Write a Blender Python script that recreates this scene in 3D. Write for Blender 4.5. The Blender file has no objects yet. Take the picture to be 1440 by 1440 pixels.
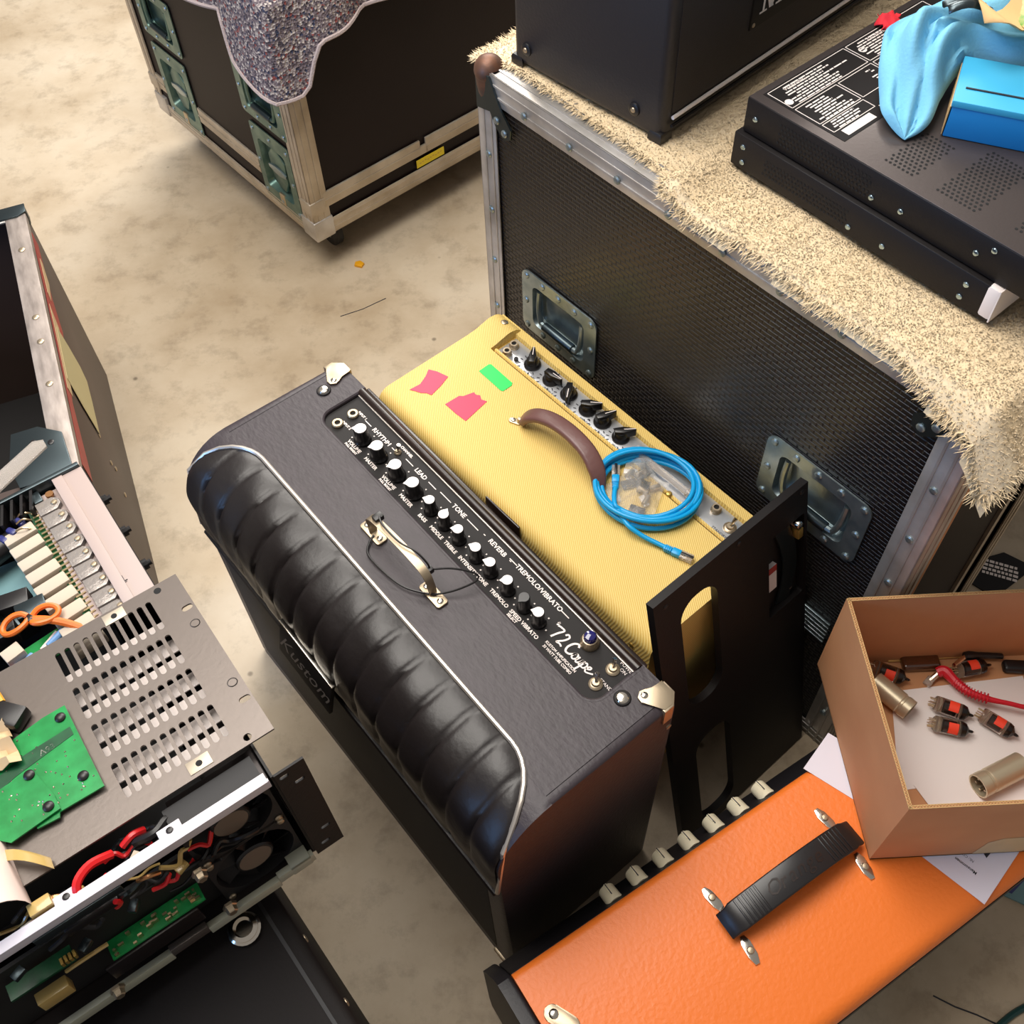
import bpy, bmesh, math, random
from math import pi, sin, cos, radians, hypot, atan2
from mathutils import Matrix, Vector
random.seed(7)
SC = bpy.context.scene
COL = SC.collection

# ------------------------------------------------------------------ camera, world, lights, exposure
cam_d = bpy.data.cameras.new('camera'); cam = bpy.data.objects.new('camera', cam_d); COL.objects.link(cam)
PITCH, ROLL = radians(55.0), radians(-2.92)
fw = Vector((0, cos(PITCH), -sin(PITCH))); rt = Vector((1, 0, 0)); up = rt.cross(fw)
r2 = rt * cos(ROLL) + up * sin(ROLL); u2 = up * cos(ROLL) - rt * sin(ROLL)
cm = Matrix.Identity(4)
for i in range(3):
    cm[i][0], cm[i][1], cm[i][2] = r2[i], u2[i], -fw[i]
cm[0][3], cm[1][3], cm[2][3] = 0, 0, 1.6916
cam.matrix_world = cm
cam_d.sensor_width = 36; cam_d.lens = 36 * 1503 / 1440; cam_d.clip_start = .02
SC.camera = cam

world = bpy.data.worlds.new('workshop_light'); SC.world = world; world.use_nodes = True
wb = world.node_tree.nodes['Background']
wb.inputs[0].default_value = (1.0, .94, .88, 1); wb.inputs[1].default_value = .2

def area(name, loc, target, sx, sy, power, color):
    d = bpy.data.lights.new(name, 'AREA'); d.shape = 'RECTANGLE'; d.size = sx; d.size_y = sy
    d.energy = power; d.color = color
    o = bpy.data.objects.new(name, d); COL.objects.link(o); o.location = loc
    o.rotation_euler = (Vector(target) - Vector(loc)).to_track_quat('-Z', 'Y').to_euler()
    return o
area('window_light', (.1, 4.6, 3.0), (0, .8, .3), 2.4, 1.5, 120, (1.0, .95, .88))
area('ceiling_light', (-.6, 1.3, 2.9), (-.3, 1.1, 0), 2.2, 1.5, 66, (1.0, .95, .88))
area('skylight_door', (-3.0, -.9, 1.5), (0, .5, .4), 1.3, 1.5, 34, (.2, .48, 1.0))

vs = SC.view_settings
SC.display_settings.display_device = 'sRGB'
vs.view_transform = 'Standard'; vs.look = 'None'; vs.exposure = 0.5; vs.gamma = 1.0; vs.use_curve_mapping = False

# ------------------------------------------------------------------ materials
def lin(c):
    return tuple(((v / 255) / 12.92 if v / 255 <= .04045 else ((v / 255 + .055) / 1.055) ** 2.4) for v in c) + (1,)
MATS = {}
def mat(name, rgb, rough=.5, metal=0, bump=None, mott=None, scale_obj=(1, 1, 1), spec=None, trans=0, alpha=1, ior=None, sheen=0, coat=0):
    """bump=(kind, scale, strength[, dist]); mott=(scale, second rgb, amount)"""
    m = bpy.data.materials.new(name); m.use_nodes = True; nt = m.node_tree; N = nt.nodes; L = nt.links
    b = N['Principled BSDF']
    b.inputs['Base Color'].default_value = lin(rgb); b.inputs['Roughness'].default_value = rough; b.inputs['Metallic'].default_value = metal
    if spec is not None: b.inputs['Specular IOR Level'].default_value = spec
    if trans: b.inputs['Transmission Weight'].default_value = trans
    if alpha < 1: b.inputs['Alpha'].default_value = alpha
    if ior: b.inputs['IOR'].default_value = ior
    if sheen: b.inputs['Sheen Weight'].default_value = sheen
    if coat: b.inputs['Coat Weight'].default_value = coat
    tc = N.new('ShaderNodeTexCoord'); mp = N.new('ShaderNodeMapping'); mp.inputs['Scale'].default_value = scale_obj
    L.new(tc.outputs['Object'], mp.inputs[0]); V = mp.outputs[0]
    if mott:
        nz = N.new('ShaderNodeTexNoise'); nz.inputs['Scale'].default_value = mott[0]; nz.inputs['Detail'].default_value = 6; L.new(V, nz.inputs[0])
        rp = N.new('ShaderNodeValToRGB'); rp.color_ramp.elements[0].position = .35; rp.color_ramp.elements[1].position = .68
        rp.color_ramp.elements[0].color = lin(rgb)
        k = mott[2]; c2 = tuple(rgb[i] * (1 - k) + mott[1][i] * k for i in range(3)); rp.color_ramp.elements[1].color = lin(c2)
        L.new(nz.outputs[0], rp.inputs[0]); L.new(rp.outputs[0], b.inputs['Base Color'])
    if bump:
        kind, sc, st = bump[:3]; bp = N.new('ShaderNodeBump'); bp.inputs['Strength'].default_value = st
        bp.inputs['Distance'].default_value = bump[3] if len(bump) > 3 else .002
        if kind == 'noise':
            t = N.new('ShaderNodeTexNoise'); t.inputs['Scale'].default_value = sc; t.inputs['Detail'].default_value = 5; o = t.outputs[0]
        elif kind == 'voronoi':
            t = N.new('ShaderNodeTexVoronoi'); t.inputs['Scale'].default_value = sc; o = t.outputs[0]
        elif kind == 'wave':
            t = N.new('ShaderNodeTexWave'); t.inputs['Scale'].default_value = sc; t.inputs['Distortion'].default_value = .25; o = t.outputs[1]
        L.new(V, t.inputs[0]); L.new(o, bp.inputs['Height']); L.new(bp.outputs[0], b.inputs['Normal'])
    MATS[name] = m; return m

tolex = mat('tolex_black', (54, 47, 51), .46, bump=('noise', 150, .6, .0012), scale_obj=(.6, 1.2, 1), mott=(60, (63, 55, 60), .6), spec=.4)
leather = mat('padded_leather', (30, 25, 25), .40, bump=('noise', 60, .35, .002))
black_grille = mat('grille_cloth_black', (30, 25, 24), .75, bump=('noise', 400, .5, .001))
panel_black = mat('panel_black', (22, 18, 18), .6, spec=.3)
logo_grey = mat('logo_grey', (112, 104, 100), .5)
panel_dark = mat('rail_brown_black', (46, 30, 24), .28, mott=(40, (25, 18, 16), .8), scale_obj=(.2, 4, 4))
print_white = mat('print_white', (238, 226, 220), .6)
knob_black = mat('knob_black', (20, 18, 19), .28)
cap_silver = mat('cap_silver', (235, 228, 224), .45, .35)
chrome = mat('chrome', (222, 214, 202), .16, 1, bump=('noise', 40, .05))
nickel = mat('nickel_plate', (184, 167, 142), .4, .9, bump=('noise', 60, .08))
piping_m = mat('piping_silver', (205, 196, 186), .3, .7)
jewel_m = mat('jewel_blue', (30, 28, 95), .08, coat=1)
tie_black = mat('plastic_black', (22, 19, 20), .38)
alu = mat('aluminium', (206, 202, 198), .42, .7, bump=('noise', 120, .12), mott=(14, (150, 142, 132), .7), scale_obj=(1, 1, 1))
alu_tan = mat('aluminium_weathered', (200, 188, 170), .5, .6, mott=(14, (168, 154, 134), .8))
zinc = mat('zinc_hardware', (166, 178, 180), .34, .85, mott=(30, (120, 136, 142), .9), bump=('noise', 40, .1))
zinc_teal = mat('zinc_teal', (112, 136, 126), .38, .8, mott=(30, (66, 98, 96), .8))
dish_dark = mat('dish_dark', (74, 84, 88), .32, .9)
rust = mat('rusty_steel', (120, 84, 66), .5, .6, mott=(60, (86, 70, 64), 1), bump=('noise', 60, .3))
brown_lam = mat('laminate_brown', (26, 15, 14), .55, spec=.22, bump=('noise', 220, .08))
brown_lam2 = mat('laminate_brown_side', (72, 56, 50), .5, mott=(6, (60, 46, 40), .7))
alu_rim = mat('aluminium_rim', (176, 164, 156), .5, .45, mott=(20, (120, 110, 104), .7), scale_obj=(1, 4, 1))
red_tape = mat('red_tape', (168, 58, 52), .5, mott=(30, (150, 44, 40), .6))
tan_tape = mat('tan_tape', (196, 170, 132), .6, mott=(20, (214, 184, 140), .7))
masking = mat('masking_tape', (190, 178, 132), .6)
yellow_lab = mat('label_yellow', (232, 206, 40), .5)
rubber = mat('rubber_black', (26, 24, 25), .6)
orange_tx = mat('tolex_orange', (240, 122, 42), .42, bump=('noise', 170, .5, .0012))
strap_black = mat('strap_rubber', (30, 27, 28), .3)
ivory = mat('knob_ivory', (240, 230, 200), .4)
brass = mat('brass_piping', (206, 170, 90), .35, .8)
card = mat('cardboard', (202, 146, 102), .8, mott=(9, (188, 130, 88), .7), bump=('noise', 90, .1))
card_edge = mat('cardboard_flute', (205, 165, 112), .85)
paper_m = mat('paper_white', (236, 226, 222), .7)
paper_lav = mat('paper_print', (226, 220, 230), .65)
ink = mat('ink_dark', (40, 40, 48), .6)
glass_m = mat('tube_glass', (240, 232, 220), .03, trans=1, ior=1.42)
mica = mat('tube_plate_grey', (74, 62, 60), .35, .5)
getter = mat('getter_dark', (44, 36, 38), .12, .8)
copper = mat('copper_wire', (190, 140, 96), .35, 1)
pin_m = mat('pin_metal', (214, 190, 150), .3, 1)
sticker = mat('sticker_orange', (240, 66, 36), .6)
can_m = mat('can_champagne', (206, 192, 164), .34, .6, bump=('noise', 30, .05))
amber_gl = mat('amber_plastic', (72, 38, 20), .1, coat=1)
red_pl = mat('plastic_red', (206, 26, 44), .35)
wood_st = mat('wood_stick', (206, 160, 92), .6)
cable_bl = mat('cable_blue', (6, 160, 222), .36)
rj_clear = mat('plug_clear', (225, 215, 205), .12, trans=.6, alpha=.75)
poly_bag = mat('poly_bag', (240, 236, 230), .12, trans=.6, alpha=.34, ior=1.2, bump=('noise', 60, .9, .004))
pink_t = mat('tape_pink', (232, 70, 100), .65)
green_t = mat('tape_green', (44, 216, 96), .6)
handle_br = mat('handle_brown', (108, 74, 70), .38, bump=('noise', 150, .2))
rack_blk = mat('rack_steel_black', (24, 20, 20), .5, 0, spec=.3, bump=('noise', 300, .1))
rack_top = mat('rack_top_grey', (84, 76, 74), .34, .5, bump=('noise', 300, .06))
mesh_hole = mat('vent_hole_dark', (8, 8, 9), .8)
screw_bl = mat('screw_bluish', (180, 205, 220), .2, 1)
cloth_bl = mat('cloth_blue', (122, 190, 222), .9, bump=('noise', 300, .3))
cloth_red = mat('cloth_red', (226, 40, 52), .8)
box_blue = mat('carton_blue', (22, 132, 204), .5, bump=('noise', 60, .1))
box_blue_top = mat('carton_blue_light', (60, 170, 214), .5)
head_tx = mat('head_vinyl', (31, 28, 32), .5, bump=('noise', 240, .35, .001))
head_front = mat('head_grille', (34, 27, 26), .7, bump=('noise', 500, .4, .001))
wool_m = mat('wool_cream', (236, 213, 178), .95, mott=(14, (230, 202, 158), .8))
def soften(m, k=.88):                          # fleece: soft shading, the pile normals leaned to the vertical
    nt = m.node_tree; N = nt.nodes; L = nt.links; g = N.new('ShaderNodeNewGeometry'); mx = N.new('ShaderNodeMix'); mx.data_type = 'VECTOR'
    mx.inputs[0].default_value = k; mx.inputs[5].default_value = (0, 0, 1); L.new(g.outputs['Normal'], mx.inputs[4]); L.new(mx.outputs[1], N['Principled BSDF'].inputs['Normal'])
soften(wool_m)
felt_m = mat('felt_base', (234, 210, 172), .95, bump=('noise', 130, .5, .004))
steel_gr = mat('steel_grey_panel', (112, 103, 97), .36, .55, bump=('noise', 200, .06))
steel_dk = mat('steel_dark_panel', (44, 38, 37), .35, .5)
white_al = mat('white_painted_metal', (172, 154, 148), .45)
white_bar = mat('pale_bar', (206, 200, 206), .45)
sage_bar = mat('sage_bar', (168, 168, 150), .5)
mica2 = mat('transistor_grey', (150, 142, 136), .3, .3, bump=('noise', 160, .6))
resist = mat('resistor_ceramic', (188, 174, 156), .7)
pcb_g = mat('pcb_green', (22, 122, 58), .25, mott=(60, (40, 160, 84), .7), coat=.4)
pcb_d = mat('pcb_dark_green', (14, 62, 36), .3, mott=(90, (30, 96, 56), .6))
wire_or = mat('wire_orange', (232, 112, 32), .4)
wire_red = mat('wire_red', (214, 30, 34), .35)
wire_ylw = mat('wire_yellow', (226, 160, 24), .4)
kapton = mat('tape_kapton', (190, 160, 96), .3, coat=.5)
tealsheet = mat('insulation_teal', (110, 146, 150), .4)
cap_blue = mat('capacitor_blue', (46, 50, 110), .3)
cyan_r = mat('component_blue', (108, 150, 200), .4)
dark_in = mat('interior_dark', (20, 17, 17), .6)
fan_gr = mat('fan_hub_label', (112, 96, 82), .5)
green_cable = mat('cable_dark_green', (10, 56, 54), .4)
camo = mat('printed_green', (78, 150, 60), .6, mott=(60, (210, 190, 140), 1))
white_c = mat('paper_cup', (232, 210, 200), .6)

def tweed_mat():
    m = mat('tweed_yellow', (222, 184, 96), .6); nt = m.node_tree; N = nt.nodes; L = nt.links; b = N['Principled BSDF']
    tc = N.new('ShaderNodeTexCoord'); mp = N.new('ShaderNodeMapping'); mp.inputs['Rotation'].default_value = (0.6, 0.5, radians(-51.5) )
    L.new(tc.outputs['Object'], mp.inputs[0])
    w = N.new('ShaderNodeTexWave'); w.inputs['Scale'].default_value = 118; w.inputs['Distortion'].default_value = .6; w.inputs['Detail'].default_value = 2; w.inputs['Detail Scale'].default_value = 6
    L.new(mp.outputs[0], w.inputs[0])
    rp = N.new('ShaderNodeValToRGB'); rp.color_ramp.elements[0].color = lin((214, 174, 86)); rp.color_ramp.elements[1].color = lin((240, 212, 132))
    L.new(w.outputs[1], rp.inputs[0]); L.new(rp.outputs[0], b.inputs['Base Color'])
    bp = N.new('ShaderNodeBump'); bp.inputs['Strength'].default_value = .4; bp.inputs['Distance'].default_value = .001
    L.new(w.outputs[1], bp.inputs['Height']); L.new(bp.outputs[0], b.inputs['Normal']); return m
tweed = tweed_mat()

def emboss_mat():
    m = mat('laminate_embossed', (23, 18, 18), .33); nt = m.node_tree; N = nt.nodes; L = nt.links; b = N['Principled BSDF']
    tc = N.new('ShaderNodeTexCoord'); sp = N.new('ShaderNodeSeparateXYZ'); cb = N.new('ShaderNodeCombineXYZ')
    L.new(tc.outputs['Object'], sp.inputs[0]); L.new(sp.outputs['X'], cb.inputs[0]); L.new(sp.outputs['Z'], cb.inputs[1])
    br = N.new('ShaderNodeTexBrick'); br.inputs['Scale'].default_value = 30; br.inputs['Mortar Size'].default_value = .05; br.inputs['Mortar Smooth'].default_value = 1
    br.inputs['Brick Width'].default_value = .5; br.inputs['Row Height'].default_value = .22
    L.new(cb.outputs[0], br.inputs[0])
    bp = N.new('ShaderNodeBump'); bp.inputs['Strength'].default_value = .8; bp.inputs['Distance'].default_value = .0022; bp.invert = True
    L.new(br.outputs['Fac'], bp.inputs['Height']); L.new(bp.outputs[0], b.inputs['Normal']); return m
emboss = emboss_mat()

def blanket_mat():
    m = mat('felt_blanket', (120, 104, 106), .95); nt = m.node_tree; N = nt.nodes; L = nt.links; b = N['Principled BSDF']
    tc = N.new('ShaderNodeTexCoord'); v = N.new('ShaderNodeTexVoronoi'); v.inputs['Scale'].default_value = 230
    L.new(tc.outputs['Object'], v.inputs[0])
    rp = N.new('ShaderNodeValToRGB'); cr = rp.color_ramp; cr.interpolation = 'CONSTANT'
    cols = [(0, (120, 108, 112)), (.3, (74, 66, 74)), (.42, (166, 154, 150)), (.6, (104, 92, 98)), (.78, (58, 62, 84)), (.86, (136, 72, 68)), (.92, (196, 186, 178))]
    cr.elements[0].position = 0; cr.elements[0].color = lin(cols[0][1]); cr.elements[1].position = .3; cr.elements[1].color = lin(cols[1][1])
    for p, c in cols[2:]:
        e = cr.elements.new(p); e.color = lin(c)
    sp = N.new('ShaderNodeSeparateColor'); L.new(v.outputs['Color'], sp.inputs[0]); L.new(sp.outputs[0], rp.inputs[0])
    L.new(rp.outputs[0], b.inputs['Base Color'])
    bp = N.new('ShaderNodeBump'); bp.inputs['Strength'].default_value = .6; bp.inputs['Distance'].default_value = .004
    L.new(v.outputs[0], bp.inputs['Height']); L.new(bp.outputs[0], b.inputs['Normal']); return m
blanket = blanket_mat()

def concrete_mat():
    m = mat('concrete', (190, 174, 150), .55); nt = m.node_tree; N = nt.nodes; L = nt.links; b = N['Principled BSDF']
    tc = N.new('ShaderNodeTexCoord')
    def noise(s, d, r=.55):
        n = N.new('ShaderNodeTexNoise'); n.inputs['Scale'].default_value = s; n.inputs['Detail'].default_value = d; n.inputs['Roughness'].default_value = r; L.new(tc.outputs['Object'], n.inputs[0]); return n.outputs[0]
    def ramp(src, stops):
        rp = N.new('ShaderNodeValToRGB'); cr = rp.color_ramp
        cr.elements[0].position, cr.elements[0].color = stops[0][0], lin(stops[0][1])
        cr.elements[1].position, cr.elements[1].color = stops[1][0], lin(stops[1][1])
        for p, c in stops[2:]:
            e = cr.elements.new(p); e.color = lin(c)
        L.new(src, rp.inputs[0]); return rp.outputs[0]
    a = ramp(noise(2.6, 10, .62), [(.3, (172, 152, 124)), (.52, (200, 184, 160)), (.7, (212, 199, 178))])
    f = ramp(noise(16, 8, .7), [(.30, (150, 140, 128)), (.5, (255, 255, 255))])
    mx = N.new('ShaderNodeMix'); mx.data_type = 'RGBA'; mx.blend_type = 'MULTIPLY'; mx.inputs[0].default_value = .4
    L.new(a, mx.inputs[6]); L.new(f, mx.inputs[7])
    # dark specks and scuffs
    v = N.new('ShaderNodeTexVoronoi'); v.inputs['Scale'].default_value = 9; v.inputs['Randomness'].default_value = 1; L.new(tc.outputs['Object'], v.inputs[0])
    sp = ramp(v.outputs[0], [(.03, (92, 78, 62)), (.06, (255, 255, 255))])
    m2 = N.new('ShaderNodeMix'); m2.data_type = 'RGBA'; m2.blend_type = 'MULTIPLY'; m2.inputs[0].default_value = .6
    L.new(mx.outputs[2], m2.inputs[6]); L.new(sp, m2.inputs[7]); L.new(m2.outputs[2], b.inputs['Base Color'])
    w = ramp(noise(.9, 3), [(.36, (206, 186, 160)), (.6, (255, 252, 248))])
    m3 = N.new('ShaderNodeMix'); m3.data_type = 'RGBA'; m3.blend_type = 'MULTIPLY'; m3.inputs[0].default_value = .3
    L.new(m2.outputs[2], m3.inputs[6]); L.new(w, m3.inputs[7]); L.new(m3.outputs[2], b.inputs['Base Color'])
    bp = N.new('ShaderNodeBump'); bp.inputs['Strength'].default_value = .15; L.new(noise(60, 6), bp.inputs['Height']); L.new(bp.outputs[0], b.inputs['Normal']); return m
concrete = concrete_mat()

# ------------------------------------------------------------------ geometry helpers
class MB:
    def __init__(s): s.bm = bmesh.new(); s.M = Matrix.Identity(4)
    def _vs(s, pts): return [s.bm.verts.new(s.M @ Vector(p)) for p in pts]
    def box(s, x0, x1, y0, y1, z0, z1, b=0, seg=2):
        v = s._vs([(x, y, z) for x in (x0, x1) for y in (y0, y1) for z in (z0, z1)])
        fs = [s.bm.faces.new([v[i] for i in q]) for q in ((0, 1, 3, 2), (4, 6, 7, 5), (0, 4, 5, 1), (2, 3, 7, 6), (0, 2, 6, 4), (1, 5, 7, 3))]
        if b:
            es = list({e for f in fs for e in f.edges})
            bmesh.ops.bevel(s.bm, geom=es, offset=b, segments=seg, affect='EDGES', profile=.5)
        return s
    def prism(s, poly, z0, z1, bev=0, seg=2):
        a = s._vs([(p[0], p[1], z0) for p in poly]); c = s._vs([(p[0], p[1], z1) for p in poly]); n = len(poly)
        ft = s.bm.faces.new(c); fb = s.bm.faces.new(a[::-1])
        for i in range(n): s.bm.faces.new([a[i], a[(i + 1) % n], c[(i + 1) % n], c[i]])
        if bev:
            bmesh.ops.bevel(s.bm, geom=list(ft.edges), offset=bev, segments=seg, affect='EDGES', profile=.5, clamp_overlap=True)
        return s
    def lathe(s, prof, c=(0, 0, 0), axis='z', n=16):
        rings = []
        for r, h in prof:
            ring = []
            for k in range(n):
                a = 2 * pi * k / n; x, y = max(r, 1e-5) * cos(a), max(r, 1e-5) * sin(a)
                p = {'z': (x, y, h), 'x': (h, x, y), 'y': (y, h, x)}[axis]
                ring.append((c[0] + p[0], c[1] + p[1], c[2] + p[2]))
            rings.append(s._vs(ring))
        for a, b in zip(rings, rings[1:]):
            for k in range(n): s.bm.faces.new([a[k], a[(k + 1) % n], b[(k + 1) % n], b[k]])
        s.bm.faces.new(rings[0][::-1]); s.bm.faces.new(rings[-1]); return s
    def cyl(s, c, r, h, axis='z', n=14, bev=0):
        pr = [(r, 0), (r, h)] if not bev else [(r, 0), (r, h - bev), (r - bev * .4, h - bev * .3), (r - bev, h)]
        return s.lathe(pr, c, axis, n)
    def tube(s, pts, r, n=8, closed=False, flat=None, upv=(0, 0, 1)):
        """flat=(w,t): rectangular section instead of round"""
        P = [Vector(p) for p in pts]; m = len(P); rings = []; prevu = None
        for i, p in enumerate(P):
            if closed: t = P[(i + 1) % m] - P[i - 1]
            else: t = P[min(i + 1, m - 1)] - P[max(i - 1, 0)]
            t.normalize()
            if prevu is None or flat:
                u = Vector(upv); 
                if abs(u.dot(t)) > .97: u = Vector((1, 0, 0)) if abs(t.x) < .9 else Vector((0, 1, 0))
                if flat and prevu is not None and abs(Vector(upv).dot(t)) > .97: u = prevu
            else: u = prevu
            u = (u - t * u.dot(t)).normalized(); prevu = u; w = t.cross(u)
            rr = r[i] if isinstance(r, (list, tuple)) else r
            if flat:
                a, b = flat[0] / 2, flat[1] / 2
                ring = [p + w * x + u * y for x, y in ((-a, -b), (a, -b), (a, b), (-a, b))]
            else:
                ring = [p + (w * cos(2 * pi * k / n) + u * sin(2 * pi * k / n)) * rr for k in range(n)]
            rings.append(s._vs(ring))
        k_ = len(rings[0])
        pairs = list(zip(rings, rings[1:])) + ([(rings[-1], rings[0])] if closed else [])
        for a, b in pairs:
            for k in range(k_): s.bm.faces.new([a[k], a[(k + 1) % k_], b[(k + 1) % k_], b[k]])
        if not closed:
            s.bm.faces.new(rings[0][::-1]); s.bm.faces.new(rings[-1])
        return s
    def sheet(s, grid, thick=0):
        """grid[i][j] of points -> surface (both sides if thick)"""
        ni, nj = len(grid), len(grid[0])
        A = [s._vs(row) for row in grid]
        for i in range(ni - 1):
            for j in range(nj - 1): s.bm.faces.new([A[i][j], A[i + 1][j], A[i + 1][j + 1], A[i][j + 1]])
        if thick:
            B = [s._vs([Vector(p) - Vector((0, 0, thick)) for p in row]) for row in grid]
            for i in range(ni - 1):
                for j in range(nj - 1): s.bm.faces.new([B[i][j], B[i][j + 1], B[i + 1][j + 1], B[i + 1][j]])
            rim = [(i, 0) for i in range(ni)] + [(ni - 1, j) for j in range(1, nj)] + [(i, nj - 1) for i in range(ni - 2, -1, -1)] + [(0, j) for j in range(nj - 2, 0, -1)]
            for k in range(len(rim)):
                a, b = rim[k], rim[(k + 1) % len(rim)]
                s.bm.faces.new([A[a[0]][a[1]], A[b[0]][b[1]], B[b[0]][b[1]], B[a[0]][a[1]]])
        return s
    def perf(s, cells, z0, z1, n=5):
        """cells (x0,x1,y0,y1,hole): hole None or (cx,cy,w,h,r) rounded rect"""
        for x0, x1, y0, y1, hole in cells:
            if hole is None: s.box(x0, x1, y0, y1, z0, z1); continue
            cx, cy, w, h, r = hole; inn = rrect(cx - w / 2, cx + w / 2, cy - h / 2, cy + h / 2, r, n)
            out = []
            for px, py in inn:
                dx, dy = px - cx, py - cy
                k = min([((x1 if dx > 0 else x0) - cx) / dx if abs(dx) > 1e-9 else 1e9, ((y1 if dy > 0 else y0) - cy) / dy if abs(dy) > 1e-9 else 1e9])
                out.append((cx + dx * k, cy + dy * k))
            # snap the outer points nearest the corners
            for X, Y in ((x0, y0), (x0, y1), (x1, y0), (x1, y1)):
                i = min(range(len(out)), key=lambda q: (out[q][0] - X) ** 2 + (out[q][1] - Y) ** 2); out[i] = (X, Y)
            m = len(inn)
            a, b, c, d = (s._vs([(p[0], p[1], z) for p in L]) for L, z in ((inn, z0), (inn, z1), (out, z0), (out, z1)))
            for i in range(m):
                j = (i + 1) % m
                s.bm.faces.new([d[i], d[j], b[j], b[i]]); s.bm.faces.new([c[j], c[i], a[i], a[j]])
                s.bm.faces.new([b[i], b[j], a[j], a[i]]); s.bm.faces.new([c[i], c[j], d[j], d[i]])
        return s
    def text(s, body, size, M, shear=0, align='CENTER', bold=0, space=1.0, sx=1.0):
        c = bpy.data.curves.new('t', 'FONT'); c.body = body; c.size = size; c.shear = shear; c.align_x = align; c.align_y = 'CENTER'; c.offset = bold; c.space_character = space; c.resolution_u = 2
        o = bpy.data.objects.new('t', c); COL.objects.link(o); bpy.context.view_layer.update()
        me = bpy.data.meshes.new_from_object(o.evaluated_get(bpy.context.evaluated_depsgraph_get()))
        bpy.data.objects.remove(o); T = s.M @ M @ Matrix.Diagonal((sx, 1, 1, 1)); me.transform(T); s.bm.from_mesh(me); bpy.data.meshes.remove(me); bpy.data.curves.remove(c)
        return s
    def stroke(s, pts, w, z=0, M=None):
        """flat ribbon lettering stroke of width w"""
        P = smooth(pts, 5); s_old = s.M
        if M is not None: s.M = s.M @ M
        L = []; R = []
        for i, p in enumerate(P):
            a = P[max(i - 1, 0)]; b = P[min(i + 1, len(P) - 1)]; dx, dy = b[0] - a[0], b[1] - a[1]; d = hypot(dx, dy) or 1
            nx, ny = -dy / d * w / 2, dx / d * w / 2; L.append((p[0] + nx, p[1] + ny, z)); R.append((p[0] - nx, p[1] - ny, z))
        a = s._vs(L); b = s._vs(R)
        for i in range(len(a) - 1): s.bm.faces.new([a[i], b[i], b[i + 1], a[i + 1]])
        s.M = s_old; return s

def rrect(x0, x1, y0, y1, r, n=4):
    o = []
    for cx, cy, a0 in ((x1 - r, y1 - r, 0), (x0 + r, y1 - r, 90), (x0 + r, y0 + r, 180), (x1 - r, y0 + r, 270)):
        for k in range(n + 1):
            a = radians(a0 + 90 * k / n); o.append((cx + r * cos(a), cy + r * sin(a)))
    return o
def smooth(pts, k=6, closed=False):
    """Catmull-Rom through the points"""
    P = [Vector(p) if len(p) == 3 else Vector((p[0], p[1], 0)) for p in pts]; out = []; n = len(P)
    rng = range(n if closed else n - 1)
    for i in rng:
        g = (lambda q: P[q % n]) if closed else (lambda q: P[min(max(q, 0), n - 1)])
        a, b, c, d = g(i - 1), g(i), g(i + 1), g(i + 2)
        for t in range(k):
            t = t / k; out.append(.5 * ((2 * b) + (c - a) * t + (2 * a - 5 * b + 4 * c - d) * t * t + (3 * b - a - 3 * c + d) * t ** 3))
    if not closed: out.append(P[-1])
    return out
def fr(ox, oy, oz, X, Y):
    X = Vector(X).normalized(); Y = Vector(Y).normalized(); Z = X.cross(Y); m = Matrix.Identity(4)
    for i in range(3): m[i][0], m[i][1], m[i][2], m[i][3] = X[i], Y[i], Z[i], (ox, oy, oz)[i]
    return m
def T(x, y, z, rz=0): return Matrix.Translation((x, y, z)) @ Matrix.Rotation(rz, 4, 'Z')

def part(name, mb, m, parent=None, label=None, kind=None, flat=False, ang=32, dbl=False):
    bm = mb.bm
    if dbl: bmesh.ops.remove_doubles(bm, verts=bm.verts, dist=1e-5)
    bmesh.ops.recalc_face_normals(bm, faces=bm.faces)
    me = bpy.data.meshes.new(name); bm.to_mesh(me); bm.free(); me.materials.append(m)
    if not flat:
        me.polygons.foreach_set('use_smooth', [True] * len(me.polygons)); me.set_sharp_from_angle(angle=radians(ang))
    o = bpy.data.objects.new(name, me); COL.objects.link(o)
    if parent: o.parent = parent
    if label: o['label'] = label
    if kind: o['kind'] = kind
    return o
def tag(o, label, cat, group=None):
    o['label'] = label; o['category'] = cat
    if group: o['group'] = group
    return o
def thing(name, label, cat, loc=(0, 0, 0), rz=0, group=None, M=None):
    o = bpy.data.objects.new(name, None); COL.objects.link(o); o.empty_display_size = .05
    if M is not None: o.matrix_world = M
    else: o.location = loc; o.rotation_euler = (0, 0, rz)
    return tag(o, label, cat, group)
def clone(o, parent, M=None):
    c = o.copy(); COL.objects.link(c); c.parent = parent
    if M is not None: c.matrix_local = M
    return c
def copies(name, mb, m, parent, mats, label=None):
    """one mesh, one object per matrix"""
    first = part(name, mb, m, parent, label); first.matrix_local = mats[0]
    return [first] + [clone(first, parent, q) for q in mats[1:]]
def screw_mb(r=.004, h=.002):
    b = MB(); b.lathe([(r, 0), (r, h * .4), (r * .75, h * .85), (r * .3, h)], n=10); return b
def screw(parent, M, r=.004, h=.002, m=None, name='screw', slot=True):
    o = part(name, screw_mb(r, h), m or nickel, parent); o.matrix_local = M; return o

FRONT = lambda v: fr(0, v, 0, (1, 0, 0), (0, 0, 1))          # local x=u, y=z, z=out of the front (-v)
RIGHT = lambda u: fr(u, 0, 0, (0, 1, 0), (0, 0, 1))          # local x=v, y=z, z=out of the right (+u)

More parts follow.
